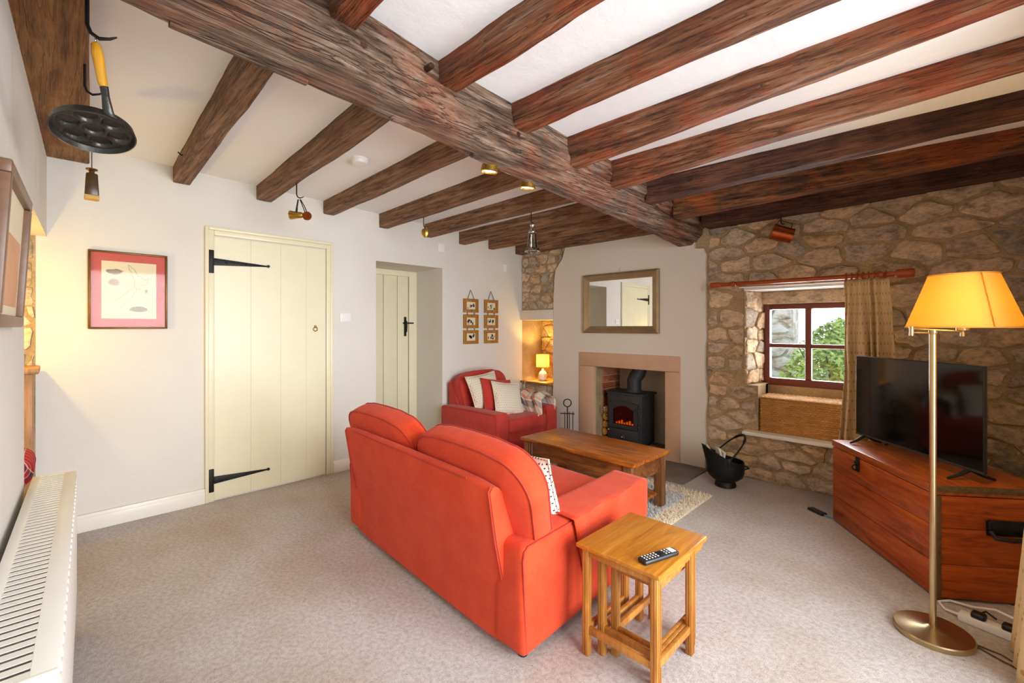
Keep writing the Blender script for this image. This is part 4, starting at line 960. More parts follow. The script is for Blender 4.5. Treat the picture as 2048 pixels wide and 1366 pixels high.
for i in range(8):
    mb = MB(); x = -.115 + i * .0305; mb.tube(circ((x, 0, 1.298), .0245, 'X', 18), .0055, 6, True); mb.build('curtain_ring', MT['pole'], cu, rot=(0, 0, random.uniform(-.15, .15)))
# second curtain at the garden door, just at the edge of view
c2 = thing('curtain', 'beige dotted curtain of the garden door behind the floor lamp', 'curtain', (.165, 2.45, .01))
mb = MB()
def cur2(u, v):
    y = -.16 + u * .34; fl = .15 * v
    return (.165 - fl + .03 * math.sin(u * 2 * PI * 3 + .6), y + .01 * math.sin(v * 5), 1.95 * (1 - v))
mb.grid(60, 24, cur2, lambda u, v: (u * .6, v * 1.95)); mb.build('cloth', MT['curtain'], c2, smooth=70, thick=.004)

bk = thing('wicker_basket', 'lidded seagrass wicker basket on the window board', 'basket', (-.845, 4.155, .402))
bx, by, bz = .294, .118, .285
mb = MB(); mb.box(-bx + .004, bx - .004, -by + .004, by - .004, 0, bz - .012); mb.build('basket_core', MT['wicker'], bk, smooth=0)
def strands(fn, nu, nr, name, mat):
    V = []; F = []
    for r in range(nr):
        for c in range(nu):
            u0, u1 = (c + (.5 if r % 2 else 0)) / nu, (c + 1.0 + (.5 if r % 2 else 0)) / nu; u1 = min(u1, 1); u0 = min(u0, 1)
            if u1 - u0 < .01: continue
            v0, v1 = (r + .06) / nr, (r + .94) / nr; vm = (v0 + v1) / 2; b = len(V); sk = .16 / nr * (1 if (c + r) % 2 else -1)
            for (u, h) in ((u0, .000), (u0 * .7 + u1 * .3, .0095), (u0 * .3 + u1 * .7, .0095), (u1, .000)):
                e = (v1 - v0) * .36 * (h < .001); o_ = sk * (2 * (u - u0) / (u1 - u0) - 1); V += [fn(u, v0 + e + o_, h * .1 - .001), fn(u, vm + o_, h + .001), fn(u, v1 - e + o_, h * .1 - .001)]
            for q in range(3):
                for t in range(2): F.append((b + q * 3 + t, b + (q + 1) * 3 + t, b + (q + 1) * 3 + t + 1, b + q * 3 + t + 1))
    m_ = MB(); m_.v = V; m_.f = F; return m_.build(name, mat, bk, smooth=80, recalc=False, kind='stuff')
strands(lambda u, v, h: (-bx + 2 * bx * u, -by - h + .004, bz * v * .955), 20, 17, 'front_weave', MT['wicker'])
strands(lambda u, v, h: (-bx - h + .004, by - 2 * by * u, bz * v * .955), 8, 17, 'side_weave', MT['wicker'])
mb = MB(); mb.box(-bx - .004, bx + .004, -by - .006, by + .004, bz - .013, bz - .004, .002); mb.build('lid', MT['wicker'], bk)
strands(lambda u, v, h: (-bx + 2 * bx * u, -by + 2 * by * v, bz - .004 + h), 20, 9, 'lid_weave', MT['wicker'])

# garden outside the window
lawn = MB(); lawn.box(-9, 5, 4.75, 16, -.25, -.2); setp(lawn.build('lawn', MT['grass'], smooth=0), 'rough lawn outside behind the small window', 'lawn', kind='stuff')
gw = thing('garden_wall', 'pale garden stone wall seen through the left window panes', 'wall', (-1.45, 7.3, -.2))
mb = MB(); mb.box(-1.5, -.15, -.15, .15, 0, 2.9); mb.build('wall_core', MT['palestone'], gw, smooth=0)
stones([(-1.5, .3), (-.15, .3), (-.15, 2.9), (-1.5, 2.9)], lambda x, z, d: (x, -.15 - d, z), gw, MT['palestone'], seed=21, hmin=.14, hmax=.24, wmin=.18, wmax=.5, proud=(.02, .05), gap=(.01, .02))
def bush(label, loc, R_, H_, nl_, mat, seed):
    o = thing('garden_shrub', label, 'shrub', loc, 0, 'shrubs outside the window'); rg = random.Random(seed); V = []; F = []
    for i in range(nl_):
        a = rg.uniform(0, 2 * PI); q = rg.random() ** .4; t = rg.uniform(.14, 1); rad = R_ * q * math.sin(PI * min(1, .25 + .75 * t)) ** .6
        c = Vector((rad * math.cos(a), rad * math.sin(a) * .8, H_ * t + .12 * math.sin(a * 3))); s = rg.uniform(.025, .05)
        u = Vector((rg.uniform(-1, 1), rg.uniform(-1, 1), rg.uniform(-.6, .6))).normalized(); w_ = u.orthogonal().normalized() * s * .45; b = len(V)
        V += [c - u * s, c + w_ + u.cross(w_) * .2, c + u * s, c - w_ + u.cross(w_) * .2]; F.append((b, b + 1, b + 2)); F.append((b, b + 2, b + 3))
    m_ = MB(); m_.v = [tuple(p) for p in V]; m_.f = F; m_.build('foliage', mat, o, smooth=0, recalc=False, kind='stuff')
    mb = MB()
    for i in range(7):
        a = i * .9; mb.tube([(0, 0, 0), (.15 * math.cos(a) * R_, .15 * math.sin(a) * R_, H_ * .4), (.6 * R_ * math.cos(a), .5 * R_ * math.sin(a), H_ * (.75 + .03 * i))], [.02, .014, .005], 6)
    mb.build('stem', MT['twig'], o)
bush('bright green shrub filling the right window panes', (-.95, 6.3, -.2), .7, 1.42, 5200, MT['leaf'], 1)
bush('dark green shrub low behind the bright one', (-.7, 7.7, -.2), .95, 1.5, 4200, MT['leaf2'], 2)
bush('light green shrub in front of the garden wall', (-2.05, 6.35, -.2), .40, 1.25, 2600, MT['leaf'], 3)

# ================================================================== TV CORNER
ch = thing('wooden_chest', 'low red pine chest under the television with black lock hasp', 'chest', (-.0635, 2.832, 0), math.atan2(-.812, .583) + PI)
# local frame: +X runs along the front towards the window, front face at y=0 looking to -Y ... depth to -Y after the turn
CL, CD, CH = .862, .49, .521
fy = lambda d: -d
for i, (z0, z1) in enumerate(((.012, .165), (.167, .33), (.332, .478))):
    mb = MB(); mb.box(.012, CL, fy(.022), fy(0), z0, z1, .002); mb.build('board', MT['chest'], ch)
    mb = MB(); mb.box(.0, .022, fy(CD), fy(.004), z0, z1, .002); mb.build('board', MT['chestY'], ch)
    mb = MB(); mb.box(CL - .022, CL, fy(CD), fy(.022), z0, z1, .002); mb.build('board', MT['chest'], ch)
mb = MB(); mb.box(.02, CL - .02, fy(CD), fy(.02), .0, .47); mb.build('chest_core', MT['coffeeF'], ch, smooth=0)
mb = MB(); mb.box(-.004, CL + .004, fy(CD), fy(-.004), .482, CH, .004); ld = mb.build('lid', MT['chestT'], ch)
mb = MB(); mb.box(-.006, .012, fy(CD), fy(-.001), .496, .5225, .002); mb.build('edge_strip', MT['tinedge'], ld)
mb = MB(); mb.box(-.005, .018, fy(.018), fy(-.005), 0, .48, .002); mb.build('corner_strip', MT['tinedge'], ch)
mb = MB(); mb.box(.574, .606, fy(-.003), fy(-.009), .40, .487, .002); hs = mb.build('hasp', MT['iron'], ch)
mb = MB(); mb.tube(circ((.59, fy(-.016), .425), .016, 'X', 16), .004, 6, True); mb.box(.575, .605, fy(-.002), fy(-.016), .445, .462, .002); mb.build('staple', MT['iron'], hs)
mb = MB(); mb.soft((-.012, fy(.27), .36), (.022, .15, .045), .009, 3); hd = mb.build('handle', MT['iron'], ch, smooth=60)
mb = MB(); mb.tube([(-.012, fy(.205), .335), (-.035, fy(.21), .312), (-.04, fy(.27), .306), (-.035, fy(.33), .312), (-.012, fy(.335), .335)], .009, 10); mb.build('drop_grip', MT['blackpl'], hd)
mb = MB(); mb.box(-.006, 0, fy(.20), fy(.34), .315, .375, .003); mb.build('back_plate', MT['iron'], hd)

tv = thing('television', 'black flat screen television standing on the red pine chest', 'television', (-.178, 3.298, CH + .003), math.atan2(-.60, .55))
TL = .405
mb = MB(); mb.box(-TL, TL, -.004, .012, .047, .545, .003); mb.build('bezel', MT['blackpl'], tv)
mb = MB(); mb.box(-TL + .005, TL - .005, -.0052, -.0035, .058, .540); mb.build('screen', MT['screen'], tv, smooth=0)
mb = MB(); mb.box(-TL, TL, -.0062, -.003, .045, .056, .001); mb.build('chrome_strip', MT['stoveiron'], tv)
mb = MB(); mb.box(-TL * .6, TL * .6, .012, .05, .08, .33, .012); mb.build('rear_housing', MT['blackpl'], tv)
for s in (-1, 1):
    mb = MB(); x = s * (TL - .07)
    mb.tube([(x, .004, .05), (x - s * .005, -.05, .02), (x - s * .01, -.095, .004)], [.010, .009, .006], 8); mb.tube([(x, .004, .05), (x + s * .005, .06, .02), (x + s * .01, .105, .004)], [.010, .009, .006], 8); mb.build('foot', MT['blackpl'], tv)
cb = MB(); cb.tube([(.04, 3.26, .66), (.12, 3.27, .70), (.20, 3.25, .68), (.27, 3.20, .60), (.30, 3.16, .533)], .005, 8)
setp(cb.build('television_cable', MT['redcable']), 'dark red cable arching from the television back to the chest lid', 'cable')
cb = MB(); cb.tube([(-.31, 3.56, .529), (-.25, 3.585, .56), (-.16, 3.57, .575), (-.07, 3.52, .56), (-.02, 3.47, .53)], .006, 8)
setp(cb.build('aerial_lead', MT['blackpl']), 'black lead looping on the chest lid behind the television', 'cable')

fl = thing('floor_lamp', 'brushed brass swing arm floor lamp with amber pleated shade', 'lamp', (-.066, 2.505, 0))
mb = MB(); mb.lathe([(0, 0), (.124, 0), (.126, .004), (.126, .018), (.122, .022), (.03, .027), (.016, .036), (0, .036)], 48, cap=False); mb.build('base', MT['lampmetal'], fl, smooth=40)
mb = MB(); mb.cyl((0, 0, .03), (0, 0, 1.236), .0115, n=18); mb.lathe([(.0115, 1.22), (.014, 1.224), (.014, 1.238), (0, 1.24)], 18, cap=False); mb.build('pole', MT['lampmetal'], fl)
br = (-.062, -.062); so = (.086, .10)
mb = MB(); mb.cyl((0, 0, 1.225), (br[0], br[1], 1.227), .0035, n=8); a1 = mb.build('lower_arm', MT['lampmetal'], fl)
mb = MB(); mb.cyl((br[0], br[1], 1.215), (br[0], br[1], 1.252), .0075, n=12); mb.build('swivel', MT['lampmetal'], fl)
mb = MB(); mb.cyl((br[0], br[1], 1.243), (so[0], so[1], 1.231), .0035, n=8); mb.build('upper_arm', MT['lampmetal'], fl)
mb = MB(); mb.lathe([(0, 1.212), (.007, 1.212), (.008, 1.222), (.007, 1.232), (.020, 1.236), (.022, 1.262), (.018, 1.27), (0, 1.27)], 18, (so[0], so[1], 0), cap=False); mb.build('bulb_holder', MT['lampmetal'], fl)
mb = MB(); mb.ball((so[0], so[1], 1.31), .026, nu=14, nv=10); mb.build('bulb', MT['bulb'], fl)
n = 64; z0, z1, r0, r1 = 1.25, 1.462, .178, .106
def shade_ring(r, z): return [(so[0] + r * math.cos(2 * PI * k / n), so[1] + r * math.sin(2 * PI * k / n), z) for k in range(n)]
mb = MB(); mb.loft([shade_ring(r0, z0), shade_ring((r0 + r1) / 2, (z0 + z1) / 2), shade_ring(r1, z1)], cap=False); shd = mb.build('lamp_shade', MT['lampshade'], fl, smooth=60)
mb = MB(); mb.loft([shade_ring(r0 - .003, z0), shade_ring(r1 - .003, z1)], cap=False); mb.build('shade_lining', MT['lampshade_in'], shd, smooth=60)
for r, z in ((r0, z0), (r1, z1)): mb = MB(); mb.tube(shade_ring(r - .001, z), .0035, 6, True); mb.build('shade_trim', MT['lampshade'], shd)
mb = MB(); mb.tube([(.12, .03, .004), (.19, .02, .004), (.25, -.03, .004), (.33, -.04, .004)], .0028, 6); mb.tube([(.12, .02, .004), (.18, -.02, .004), (.26, -.06, .004), (.34, -.08, .004)], .0028, 6); mb.build('flex', MT['cord'], fl)
_a = math.radians(-62); mb = MB(); mb.tube([(so[0] + (r + .0015) * math.cos(_a), so[1] + (r + .0015) * math.sin(_a), z) for r, z in ((r0, z0), ((r0 + r1) / 2, (z0 + z1) / 2), (r1, z1))], .005, 6, flat=.25); mb.build('shade_seam', MT['yellowwood'], shd)
light('floor_lamp_bulb', 'POINT', (-.066 + so[0], 2.505 + so[1], 1.31), 17, (1.0, .64, .16), shadow_soft_size=.034)

ps = thing('power_strip', 'white extension socket on the carpet behind the floor lamp', 'power strip', (.02, 2.72, 0), math.radians(-14))
mb = MB(); mb.box(-.01, .24, -.026, .026, 0, .034, .006); mb.build('housing', MT['whitepl'], ps)
for x in (.05, .14):
    mb = MB(); mb.soft((x, 0, .044), (.045, .042, .024), .008, 2); mb.tube([(x, 0, .05), (x + .01, .05, .05), (x + .03, .10, .012)], .004, 6); mb.build('plug', MT['blackpl'], ps, smooth=60)
mb = MB(); mb.tube([(-.005, 0, .016), (-.06, .02, .006), (-.095, .07, .006), (-.07, .12, .007), (.0, .13, .012), (.08, .10, .05), (.16, .075, .05), (.25, .06, .03), (.32, .05, .01)], .005, 8); mb.build('cable', MT['whitepl'], ps)

ph = thing('handset', 'black handset with blue charging lead on carpet beside the chest', 'phone', (-.665, 3.60, 0), math.radians(-35))
mb = MB(); mb.soft((0, 0, .009), (.115, .045, .018), .006, 2); mb.build('body', MT['blackpl'], ph, smooth=60)
mb = MB(); mb.tube([(.055, 0, .008), (.08, .004, .006), (.10, .02, .004), (.125, .03, .004)], .004, 6); mb.build('charging_lead', plain('blue_lead', rgb(96, 140, 190), .5), ph)

# ================================================================== RADIATOR
rd = thing('radiator', 'white panel radiator with slotted top grille on the near wall', 'radiator', (-1.87, -.049, 0), math.atan2(-.0385, 1))
RL, RT = .745, .65
mb = MB(); mb.box(-RL, RL, .066, .078, .12, .635, .004)
mb.build('front_panel', MT['radw'], rd)
for i in range(30):
    x = -RL + .025 + i * (2 * RL - .05) / 29; mb = MB(); mb.box(x - .014, x + .014, .074, .083, .15, .60, .004, 2); mb.build('flute', MT['radw'], rd)
mb = MB(); mb.box(-RL, RL, -.040, -.028, .12, .635, .004); mb.build('rear_panel', MT['radw'], rd)
for s in (-1, 1): mb = MB(); mb.box(s * RL - .006, s * RL + .006, -.045, .082, .12, .652, .003); mb.build('end_cap', MT['radw'], rd)
mb = MB(); mb.box(-RL, RL, .045, .083, .640, .652, .003); mb.box(-RL, RL, -.045, -.020, .640, .652, .003); gr = mb.build('top_grille', MT['radw'], rd)
nb = 52; proto = None
for i in range(nb):
    x = -RL + (i + .5) * 2 * RL / nb
    if proto is None: mb = MB(); mb.box(-.0088, .0088, -.022, .047, .6496, .6515); proto = mb.build('grille_bar', MT['radw'], gr, loc=(x, 0, 0)); continue
    c = proto.copy(); COL.objects.link(c); c.location = (x, 0, 0)
mb = MB()
for i in range(75): x = -RL + .012 + i * (2 * RL - .024) / 74; mb.box(x - .0006, x + .0006, -.028, .066, .14, .60)
mb.build('convector_fins', MT['radw'], rd, smooth=0)
mb = MB(); mb.cyl((RL + .005, .02, .62), (RL + .010, .02, .62), .008, n=12); mb.build('bleed_screw', MT['chrome'], rd)
for s in (-1, 1): mb = MB(); mb.cyl((s * (RL - .04), .02, 0), (s * (RL - .04), .02, .13), .008, n=10); mb.build('pipe', MT['chrome'], rd)

# ================================================================== ALCOVE
al = thing('alcove_cabinet', 'golden oak cabinet standing in the lit stone alcove', 'cabinet', (-3.62, -.322, 0))
mb = MB(); mb.box(-.14, .16, -.26, .26, 1.0, 1.03, .005); mb.build('cabinet_top', MT['alcwood'], al)
mb = MB(); mb.box(-.13, .14, -.25, .235, 0, 1.0, .004); mb.build('cabinet_body', MT['alcwood'], al)
for y in (-.225, .215): mb = MB(); mb.box(.125, .15, y - .022, y + .022, 0, 1.0, .003); mb.build('stile', MT['alcwood'], al)
so_ = thing('low_stool', 'low oak stool under the tartan cushion in the alcove', 'stool', (-3.20, -.27, 0))
mb = MB(); mb.box(-.18, .18, -.17, .17, .48, .51, .006); mb.build('seat', MT['alcwood'], so_)
for sx in (-.15, .15):
    for sy in (-.14, .14): mb = MB(); mb.cyl((sx, sy, 0), (sx, sy, .48), .016, .02, 12); mb.build('leg', MT['alcwood'], so_)
tc = thing('tartan_cushion', 'red and grey tartan cushion showing past the end of the radiator', 'cushion', (-3.20, -.26, .512))
mb = MB(); mb.soft((0, 0, .065), (.40, .38, .13), .06, 4, (0, 0, .012)); mb.build('cover', MT['tartan'], tc, smooth=70)

# ================================================================== PICTURES
mp = thing('framed_map', 'antique island map in a red mount and thin bronze frame', 'picture', (WA, .334, 1.238))
mb = MB(); hw, hh = .195, .490
for (y0, y1, z0, z1) in ((-hw, hw, 0, .012), (-hw, hw, hh - .012, hh), (-hw, -hw + .012, .012, hh - .012), (hw - .012, hw, .012, hh - .012)):
    MB().box(.001, .022, y0, y1, z0, z1, .003).build('frame_side', MT['bronze'], mp)
MB().box(.004, .009, -hw + .008, hw - .008, .008, hh - .008).build('red_mount', MT['mat'], mp, smooth=0)
pa = MB().box(.0085, .0105, -.134, .136, .066, .428).build('map_sheet', MT['paper'], mp, smooth=0)
def blob(cy, cz, ry, rz, seed, mat, nm):
    rg = random.Random(seed); pts = [(cy + ry * (1 + .22 * rg.uniform(-1, 1)) * math.cos(2 * PI * k / 14), cz + rz * (1 + .25 * rg.uniform(-1, 1)) * math.sin(2 * PI * k / 14)) for k in range(14)]
    m_ = MB(); m_.prism(pts, lambda a, b, d: (d, a, b), .0104, .0109); m_.build(nm, mat, pa, smooth=0)
blob(-.072, .362, .042, .018, 1, MT['ink'], 'vignette'); blob(-.075, .295, .026, .024, 2, MT['inkL'], 'vignette'); blob(.085, .245, .008, .012, 3, MT['ink'], 'vignette'); blob(.045, .128, .050, .018, 4, MT['ink'], 'vignette')
def coast(pts, seed):
    rg = random.Random(seed); out = []
    for p, q in zip(pts, pts[1:] + pts[:1]):
        for i in range(4): t = i / 4; out.append((.0108, p[0] + (q[0] - p[0]) * t + rg.uniform(-.004, .004), p[1] + (q[1] - p[1]) * t + rg.uniform(-.004, .004)))
    MB().tube(out, .0013, 5, True).build('coastline', MT['inkL'], pa)
coast([(-.01, .41), (.02, .385), (.045, .345), (.08, .32), (.10, .33), (.085, .295), (.06, .28), (.05, .255), (.03, .265), (.025, .31), (.01, .36)], 5)
coast([(.03, .27), (.0, .245), (-.03, .215), (-.07, .18), (-.10, .155), (-.095, .125), (-.06, .12), (-.03, .15), (.0, .185), (.03, .235)], 6)
MB().box(.013, .0145, -hw + .01, hw - .01, .01, hh - .01).build('picture_glass', MT['picglass'], mp, smooth=0)

lp = thing('framed_print', 'dark framed print hung on the near wall above the radiator', 'picture', (-1.875, yD(-1.875) + .013, 1.25), math.atan2(-.0385, 1)); lp.rotation_euler[0] = math.radians(-3.0)
hw, hh = .262, .405
for (x0, x1, z0, z1) in ((-hw, hw, 0, .032), (-hw, hw, hh - .032, hh), (-hw, -hw + .032, .032, hh - .032), (hw - .032, hw, .032, hh - .032)):
    MB().box(x0, x1, -.012, .014, z0, z1, .004).build('frame_side', MT['darkframe'], lp)
MB().box(-hw + .02, hw - .02, -.012, -.002, .02, hh - .02).build('mount', MT['paper'], lp, smooth=0)
MB().box(-hw + .07, hw - .07, -.003, -.0005, .06, hh - .15).build('print', plain('blush_print', rgb(214, 160, 120), .8, vary=.1, sc=6), lp, smooth=0)

def hanging_frames(label, yc, pics):
    o = thing('hanging_photo_frames', label, 'photo frames', (WA, yc, 1.065), 0, 'strings of three photo frames')
    for k in range(3):
        z0 = (0, .172, .344)[k]; w_ = .105; H3 = .150
        f_ = MB()
        for (y0, y1, a, b) in ((-w_, w_, 0, .034), (-w_, w_, H3 - .034, H3), (-w_, -w_ + .040, .034, H3 - .034), (w_ - .040, w_, .034, H3 - .034)): f_.box(.004, .020, y0, y1, z0 + a, z0 + b, .002)
        fo = f_.build('frame', MT['framewood'], o)
        ph_ = MB().box(.004, .010, -w_ + .036, w_ - .036, z0 + .032, z0 + H3 - .032).build('photo', MT['paper'], fo, smooth=0)
        rg = random.Random(k + pics)
        for q in range(6):
            y, z = rg.uniform(-.045, .045), z0 + rg.uniform(.05, .095); MB().box(.0098, .0108, y - .008, y + rg.uniform(.006, .02), z - .014, z + rg.uniform(.004, .018)).build('photo_detail', pmats[(q + k + pics) % 4], fo, smooth=0)
        for y in (-.05, .05):
            m_ = MB(); m_.cyl((.012, y, z0 + H3 - .006), (.012, y, z0 + H3 + .028), .004, n=6) if k < 2 else m_.tube([(.012, y, z0 + H3 - .01), (.010, y * .5, z0 + H3 + .045), (.006, 0, z0 + H3 + .098)], .003, 6)
            m_.build('cord', MT['cord'], o)
    return o
pmats = [plain('photo_tone_a', rgb(86, 96, 88), .6), plain('photo_tone_b', rgb(150, 110, 96), .6), plain('photo_tone_c', rgb(60, 62, 60), .6), plain('photo_tone_d', rgb(176, 170, 150), .6)]
hanging_frames('string of three oak photo frames nearer the recessed door', 3.20, 0)
hanging_frames('string of three oak photo frames nearer the stone corner', 3.502, 5)

# ================================================================== SMALL FIXTURES
def plate(name, label, cat, y, z, w_, h_, extra):
    o = thing(name, label, cat, (WA, y, z)); MB().box(0, .009, -w_ / 2, w_ / 2, -h_ / 2, h_ / 2, .002).build('plate', MT['whitepl'], o); extra(o); return o
def rockers(o):
    for y in (-.022, .022): MB().box(.008, .013, y - .008, y + .008, -.012, .012, .002).build('rocker', MT['trim'], o)
plate('light_switch', 'white double light switch between the two doors', 'switch', 1.776, 1.333, .10, .075, rockers)
plate('blank_plate', 'small square blank wall plate high by the recessed door', 'wall plate', 2.805, 2.07, .085, .085, lambda o: MB().box(.008, .0105, -.03, .03, -.03, .03, .001).build('cover', MT['radw'], o))
def sens(o): MB().soft((.018, 0, 0), (.03, .05, .085), .012, 2).build('sensor_lens', MT['whitepl'], o, smooth=60)
plate('alarm_sensor', 'white alarm sensor in the corner beside the stone strip', 'sensor', 3.715, 1.952, .055, .09, sens)
sa = thing('smoke_alarm', 'round white smoke alarm on the ceiling between joists', 'smoke alarm', (-2.70, 1.36, zc(1.36) - .032))
MB().lathe([(0, 0), (.046, 0), (.052, .006), (.054, .020), (.056, .034), (0, .034)], 32, cap=False).build('casing', MT['whitepl'], sa, smooth=40)
MB().lathe([(.0535, .016), (.055, .018), (.0535, .021)], 32, cap=False).build('vent_ring', MT['radw'], sa)
for i, (x, y) in enumerate(((-1.672, 1.535), (-1.695, 1.845))):
    z = 2.10 - .03 * y - .002
    o = thing('downlight', ['lit downlight under the main beam nearer the hanging pan', 'lit downlight under the main beam nearer the fireplace'][i], 'spotlight', (x, y, z), 0, 'downlights under the main beam'); o.rotation_euler = (0, math.radians(8), 0)
    MB().lathe([(.040, .012), (.042, -.004), (.045, -.018), (.041, -.022), (.037, -.014), (.037, 0)], 28, cap=False).build('bezel', MT['brass'], o, smooth=50)
    MB().lathe([(0, -.014), (.036, -.014), (.036, -.010), (0, -.010)], 24, cap=False).build('lens', MT['bulb'], o)
    light('downlight_bulb', 'SPOT', (x, y, z - .03), 7, (1.0, .78, .42), rot=(0, 0, 0), spot_size=math.radians(120), spot_blend=.9, shadow_soft_size=.03)

def hook(mb, x, y, ztop, zlow, reach, r=.004, ang=0):
    ca, sa_ = math.cos(ang), math.sin(ang)
    pts = [(0, ztop + .02), (0, zlow + reach * .5), (reach * .12, zlow + reach * .18), (reach * .4, zlow), (reach * .75, zlow + reach * .08), (reach, zlow + reach * .22)]
    mb.tube([(x + p[0] * ca, y + p[0] * sa_, p[1]) for p in pts], [r, r, r, r, r * .8, r * .4], 8); return mb
vh = math.radians(44.6)
pn = thing('cast_iron_pan', 'cast iron seven dimple pancake pan with yellow wooden handle, hanging', 'pan', (-1.94, .085, 1.872))
Mt = Matrix.Rotation(math.radians(-18), 4, 'Y') @ Matrix.Rotation(PI, 4, 'X')   # bowl opening faces down and towards the room
rings = [(.101, .014), (.103, .010), (.099, -.010), (.094, -.012), (.094, -.010), (.097, .008), (.0945, .012), (.088, .006)]
mb = MB(); mb.lathe([(0, -.012)] + [(.098, -.012), (.104, .012), (.100, .014), (.094, -.002)], 48, cap=False)
# floor of the pan with seven pressed dimples
def dz(x, y):
    z = -.002
    for k in range(7):
        cx, cy = (0, 0) if k == 6 else (.061 * math.cos(k * PI / 3 + .3), .061 * math.sin(k * PI / 3 + .3)); d = math.hypot(x - cx, y - cy)
        if d < .0275: z -= .018 * math.sqrt(max(0, 1 - (d / .0275) ** 2))
    return z
mb2 = MB(); nr, na = 34, 72; V = [(0, 0, dz(0, 0))]
for i in range(1, nr + 1):
    for k in range(na):
        r = .0945 * i / nr; x, y = r * math.cos(2 * PI * k / na), r * math.sin(2 * PI * k / na); V.append((x, y, dz(x, y)))
F = [(0, 1 + k, 1 + (k + 1) % na) for k in range(na)] + [(1 + (i - 1) * na + k, 1 + i * na + k, 1 + i * na + (k + 1) % na, 1 + (i - 1) * na + (k + 1) % na) for i in range(1, nr) for k in range(na)]
def mtx(m, M_): m.v = [tuple(M_ @ Vector(p)) for p in m.v]; return m
mtx(mb, Mt).build('rim', MT['caststeel'], pn, smooth=50)
mb2.v = V; mb2.f = F; mtx(mb2, Mt).build('dimpled_plate', MT['caststeel'], pn, smooth=70, recalc=True)
hb = Vector((.092, .028, .034)); mb = MB(); mb.tube([hb + Vector((-.012, .004, -.008)), hb, hb + Vector((.004, -.006, .045)), hb + Vector((.004, -.010, .075))], [.020, .014, .010, .011], 12, flat=.6); mb.build('steel_neck', MT['caststeel'], pn, smooth=60)
mb = MB(); mb.tube([hb + Vector((.004, -.010, .074)), hb + Vector((.004, -.013, .085)), hb + Vector((.004, -.018, .12)), hb + Vector((.004, -.024, .165)), hb + Vector((.004, -.028, .195)), hb + Vector((.004, -.029, .20))], [.010, .012, .013, .015, .012, .006], 14); mb.build('wooden_grip', MT['yellowwood'], pn, smooth=60)
mb = MB(); mb.tube(circ(tuple(hb + Vector((.004, -.029, .206))), .008, 'Y', 14), .002, 6, True); mb.build('hanging_loop', MT['chrome'], pn)
mb = MB(); hook(mb, -1.846, .066, 2.255, 2.118, .07, .0055, math.radians(70)); setp(mb.build('iron_hook', MT['iron']), 'black iron hook in the wall plate carrying the pan', 'hook', 'iron hooks')
mb = MB(); hook(mb, -2.36, .078, 2.255, 2.137, .06, .0045, math.radians(60)); setp(mb.build('iron_hook', MT['iron']), 'empty black iron hook behind the pan handle', 'hook', 'iron hooks')
bo = thing('hanging_bottle', 'small square brown bottle hung by a cord below the pan', 'bottle', (-2.96, .122, 1.862))
MB().hexa([(-.027, -.027, 0), (.027, -.027, 0), (.027, .027, 0), (-.027, .027, 0)], [(-.026, -.026, .02), (.026, -.026, .02), (.026, .026, .02), (-.026, .026, .02)], .004).build('pale_base', MT['corkbase'], bo)
MB().hexa([(-.026, -.026, .018), (.026, -.026, .018), (.026, .026, .018), (-.026, .026, .018)], [(-.021, -.021, .125), (.021, -.021, .125), (.021, .021, .125), (-.021, .021, .125)], .006).build('body', MT['brownglass'], bo)
MB().lathe([(.012, .12), (.010, .135), (.014, .140), (.022, .143), (.022, .148), (.010, .152), (0, .152)], 16, cap=False).build('neck', MT['bronze'], bo)
MB().cyl((0, 0, .15), (0, 0, .395), .0022, n=6).build('cord', MT['cord'], bo)
# brass measures on a hook
mb = MB(); hook(mb, -3.149, 1.135, 2.215, 2.115, .05, .004, vh); setp(mb.build('iron_hook', MT['iron']), 'thin iron hook under the joist holding the brass measures', 'hook', 'iron hooks')
bm2 = thing('brass_measures', 'pair of brass measures on leather loops hanging from joist hook', 'brass ornament', (-3.13, 1.15, 2.0))
Rv = Matrix.Rotation(vh, 4, 'Z')
MB().tube([(-.012, 0, .105), (-.02, 0, .06), (-.024, 0, .02)], [.007, .008, .012], 8, mtx=Rv, flat=.5).build('dark_strap', MT['iron'], bm2)
for dx in (0, .012): MB().tube([(.0 + dx * .3, 0, .105), (.02 + dx, 0, .055), (.035 + dx, 0, .015)], .003, 6, mtx=Rv).build('wire_loop', MT['iron'], bm2)
MB().lathe([(0, -.065), (.029, -.065), (.030, -.060), (.022, -.02), (.020, .01), (.014, .02), (0, .02)], 20, mtx=Rv @ Matrix.Translation((0, 0, 0)) @ Matrix.Rotation(PI / 2, 4, 'Y'), cap=False).build('brass_cup', MT['brass'], bm2, smooth=50)
MB().cyl((.005, 0, 0), (.045, 0, 0), .012, n=12, mtx=Rv).build('brass_tube', MT['brass'], bm2)
MB().lathe([(0, -.006), (.029, -.006), (.030, 0), (.029, .006), (0, .006)], 22, mtx=Rv @ Matrix.Translation((.052, -.01, -.008)) @ Matrix.Rotation(PI / 2, 4, 'X'), cap=False).build('copper_disc', MT['copper'], bm2)
# small brass ornament
mb = MB(); hook(mb, -3.175, 2.165, 2.18, 2.085, .03, .0035, vh); setp(mb.build('iron_hook', MT['iron']), 'thin iron hook carrying the small brass shell', 'hook', 'iron hooks')
so2 = thing('brass_shell', 'small crumpled brass shell ornament hanging near the recessed door', 'brass ornament', (-3.165, 2.175, 2.035))
MB().lathe([(0, -.035), (.012, -.034), (.03, -.01), (.034, .015), (.026, .034), (.01, .04), (0, .04)], 9, mtx=Rv @ Matrix.Scale(.55, 4, (0, 1, 0)), cap=False).build('shell', MT['brass'], so2, smooth=20)
MB().tube(circ((0, 0, .048), .010, 'Y', 12), .0025, 6, True, mtx=Rv).build('loop', MT['brass'], so2)
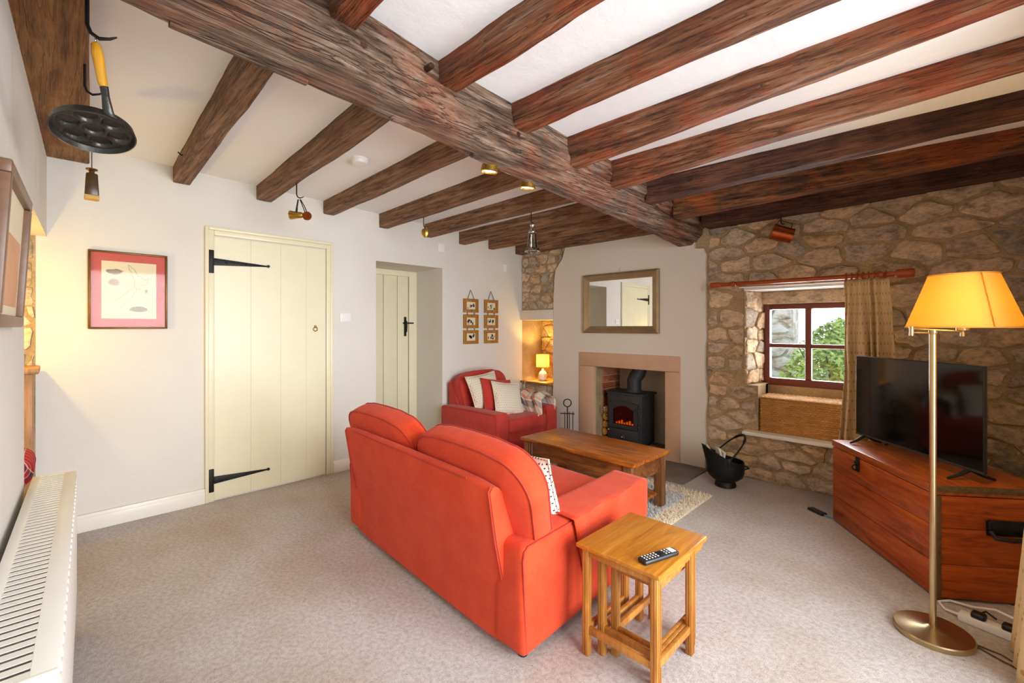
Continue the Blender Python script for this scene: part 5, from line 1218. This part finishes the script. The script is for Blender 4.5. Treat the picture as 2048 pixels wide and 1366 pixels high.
# glass bottle on a hook
mb = MB(); hook(mb, -2.382, 2.63, 2.17, 2.07, .02, .0035, vh); setp(mb.build('iron_hook', MT['iron']), 'thin iron hook over the clear glass bell', 'hook', 'iron hooks')
gb = thing('glass_bell', 'clear tapered glass bell with metal collar hanging from joist', 'glass ornament', (-2.375, 2.637, 1.838))
MB().lathe([(.052, .0), (.062, .012), (.056, .026), (.040, .036), (.034, .09), (.030, .145), (.024, .16)], 24, cap=False).build('glass_body', MT['bottleglass'], gb, thick=.005, smooth=50)
MB().tube(circ((0, 0, .006), .055, 'Z', 28), .006, 8, True).build('base_ring', MT['chrome'], gb)
MB().lathe([(.030, .152), (.033, .158), (.030, .168), (.018, .185), (.014, .195), (.022, .215), (0, .218)], 20, cap=False).build('collar', MT['chrome'], gb, smooth=50)
MB().cyl((0, 0, .03), (0, 0, .15), .006, n=8).build('clapper', MT['chrome'], gb)
MB().cyl((0, 0, .215), (.0, 0, .24), .002, n=6).build('wire', MT['chrome'], gb)
# copper mug
mb = MB(); hook(mb, -.945, 3.87, 2.115, 2.03, .03, .0045, vh); setp(mb.build('iron_hook', MT['iron']), 'black iron hook in the wall beam holding the copper mug', 'hook', 'iron hooks')
mg = thing('copper_mug', 'copper mug hanging on its side by the handle', 'mug', (-.935, 3.87, 1.955)); mg.scale = (1.2, 1.2, 1.2)
Mm = Rv @ Matrix.Rotation(math.radians(110), 4, 'Y') @ Matrix.Rotation(.35, 4, 'X')
MB().lathe([(0, -.062), (.048, -.062), (.050, -.058), (.046, .05), (.049, .055), (.046, .055), (.043, .048), (.043, -.05), (0, -.052)], 28, mtx=Mm, cap=False).build('cup', MT['copper'], mg, smooth=45)
MB().tube([Mm @ Vector(p) for p in ((-.045, 0, .035), (-.078, 0, .035), (-.08, 0, -.045), (-.045, 0, -.05))], .004, 8).build('handle', MT['bronze'], mg)
# bent nail in the first joist
MB_n = MB(); MB_n.tube([(-3.35, .565, 2.30), (-3.35, .535, 2.295), (-3.355, .52, 2.31)], .004, 6); setp(MB_n.build('bent_nail', MT['iron']), 'bent iron nail in the side of the joist beside the pan', 'nail')
